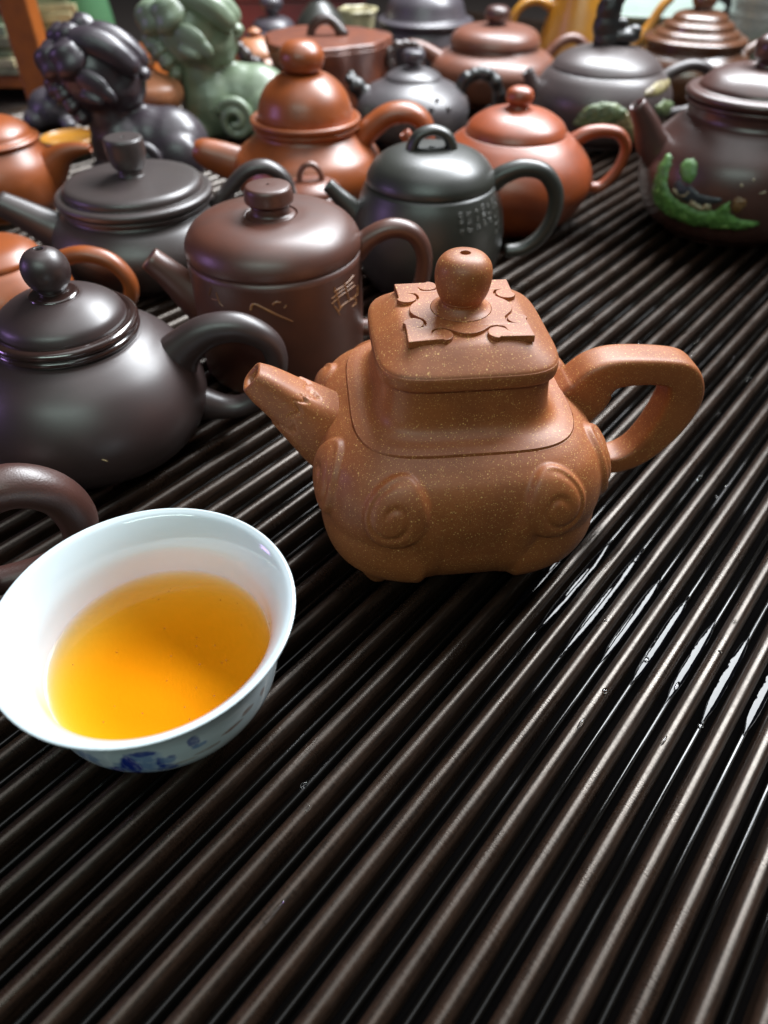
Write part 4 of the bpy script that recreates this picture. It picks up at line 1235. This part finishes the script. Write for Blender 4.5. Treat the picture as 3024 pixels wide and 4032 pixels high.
patch('petal_relief', T14_body, [(-0.997, 3.71), (-0.981, 4.03), (-0.924, 3.96), (-0.889, 3.67), (-0.839, 3.87), (-0.808, 4.21), (-0.779, 4.03), (-0.815, 3.57), (-0.9, 3.48)], 'cream_slip', t14, .2, .02, .09)
patch('petal_relief', T14_body, [(-0.789, 3.13), (-0.761, 3.66), (-0.703, 3.58), (-0.636, 3.26), (-0.609, 3.66), (-0.55, 3.5), (-0.536, 3.16), (-0.651, 2.93)], 'cream_slip', t14, .2, .02, .09)
patch('tuft_relief', T14_body, [(-0.376, 4.03), (-0.324, 4.29), (-0.236, 4.12), (-0.23, 3.69), (-0.28, 3.05), (-0.347, 3.25)], 'rust_slip', t14, .12, .08, .1)
for ol in ([(-0.353, 4.88), (-0.331, 5.09), (-0.305, 4.91), (-0.333, 4.75)], [(-0.249, 5.29), (-0.23, 5.43), (-0.215, 5.3), (-0.233, 5.15)], [(-0.16, 4.58), (-0.082, 4.7), (-0.075, 4.55), (-0.137, 4.46)]):
    patch('dot_relief', T14_body, ol, 'cream_slip', t14, .1, 0, .06)
patch('moss_relief', T18_body, [(-0.597, 2.58), (-0.516, 3.54), (-0.398, 4.31), (-0.222, 4.63), (-0.031, 4.54), (0.125, 4.02), (0.16, 3.4), (-0.158, 2.64), (-0.394, 2.2)], 'moss', t18, .3, .12, .16)
patch('gilt_relief', T18_body, [(-0.45, 2.6), (0.0, 3.0), (0.125, 4.02), (0.208, 3.15), (0.388, 2.29), (0.487, 1.23), (0.321, 0.98), (0.061, 2.1), (-0.158, 2.4)], 'gold_slip', t18, .34, .12, .16)
patch('gilt_relief', T18_body, [(0.36, 4.95), (0.48, 5.5), (0.771, 5.8), (1.198, 5.62), (1.1, 5.12), (0.751, 4.88), (0.513, 4.81)], 'gold_slip', t18, .2, .1, .16)
patch('moss_relief', T18_body, [(0.575, 4.05), (0.775, 4.41), (1.173, 3.79), (1.1, 3.1), (0.999, 2.7), (0.654, 3.28)], 'moss', t18, .2, .1, .16)

# ------------------------------------------------------------------ water beads and streaks left on the tray
wv, wf = [], []
rw = random.Random(11)
spots = [(18, 24, 9, 4), (9, 12.5, 6, 4), (-3, 10, 3, 3), (14, 16, 8, 5), (17, 36, 8, 4), (6, 27, 5, 3), (12, 10, 3, 4), (24, 38, 6, 4)]
for x, y, n_, sp in spots:
    for k in range(n_):
        px_, py_ = x + rw.gauss(0, sp * .5), y + rw.gauss(0, sp * .5)
        s_ = nvec.x * px_ + nvec.y * py_
        i_ = round((s_ - OFF) / PITCH)
        ridge = rw.random() < .35
        s2 = OFF + PITCH * (i_ + (0 if ridge else .5)) + rw.uniform(-.1, .1)
        d2 = dvec.x * px_ + dvec.y * py_
        ln_ = rw.uniform(.06, .16) * (1 if rw.random() < .6 else 3.5)
        q = nvec * s2 + dvec * d2
        rot = Matrix.Rotation(-AZ, 3, 'Z')
        wid = rw.uniform(.06, .13)
        hz = -.01 if ridge else -.39
        v, f = ell_verts((q.x, q.y, hz), (wid * .8, ln_, .035), rot, 12, 8)
        b = len(wv)
        wv += v
        wf += [tuple(b + c for c in t) for t in f]
# thin films of water standing in some of the grooves
FILM = ((7.30, 18.48), (13.33, 13.84))
fv, ff = [], []
for i_ in range(I0, I1):
    s_ = OFF + PITCH * (i_ + .5)
    q1, q2 = Vector(FILM[0]), Vector(FILM[1])
    s1, s2_ = nvec.dot(q1), nvec.dot(q2)
    t_ = (s_ - s1) / (s2_ - s1)
    if not -0.15 < t_ < 1.6:
        continue
    dcen = dvec.dot(q1.lerp(q2, t_)) + rw.uniform(-.8, .8)
    hl = rw.uniform(1.8, 3.6)
    ns_ = 24
    b = len(fv)
    for k in range(ns_ + 1):
        e_ = -1 + 2 * k / ns_
        wd_ = 0.16 * (1 - abs(e_) ** 4) + 0.004 * rw.uniform(-1, 1)
        for sx_ in (-1, -.6, 0, .6, 1):
            q = nvec * (s_ + sx_ * max(.02, wd_)) + dvec * (dcen + e_ * hl)
            fv.append((q.x, q.y, -0.38 - 0.035 * sx_ * sx_ + rw.uniform(-.002, .002)))
    for k in range(ns_):
        for j in range(4):
            ff.append((b + k * 5 + j, b + k * 5 + j + 1, b + (k + 1) * 5 + j + 1, b + (k + 1) * 5 + j))
wfm = mesh_obj('water_film', fv, ff, 'film')
wfm['kind'] = 'stuff'
wfm['label'] = 'thin films of water standing in the grooves beside the square teapot'
wd = mesh_obj('water_drops', wv, wf, 'water')
wd['kind'] = 'stuff'
wd['label'] = 'beads and streaks of water on the dark slats of the tray'

# single leaves lying over the green scroll
for a_, z_, da_, dz_ in ((-1.24, 5.0, .035, .5), (-1.20, 4.2, .05, .45), (-1.16, 3.4, .06, .42), (-1.06, 2.7, .07, .36), (-.93, 2.5, .07, .32), (-.80, 2.35, .07, .34), (-.68, 2.6, .06, .3), (-.55, 2.4, .07, .34), (-.42, 2.7, .05, .5), (-.36, 2.3, .07, .26), (-.22, 2.35, .07, .2), (-.1, 2.45, .06, .14)):
    ol_ = []
    for q_ in range(10):
        t_ = 2 * PI * q_ / 10
        ol_.append((a_ + da_ * math.cos(t_) + .03 * math.sin(t_), z_ + dz_ * math.sin(t_) + random.uniform(-.04, .04)))
    patch('leaf_relief', T14_body, ol_, 'moss_bright' if random.random() < .5 else 'leaf_green', t14, .36, .03, .1)
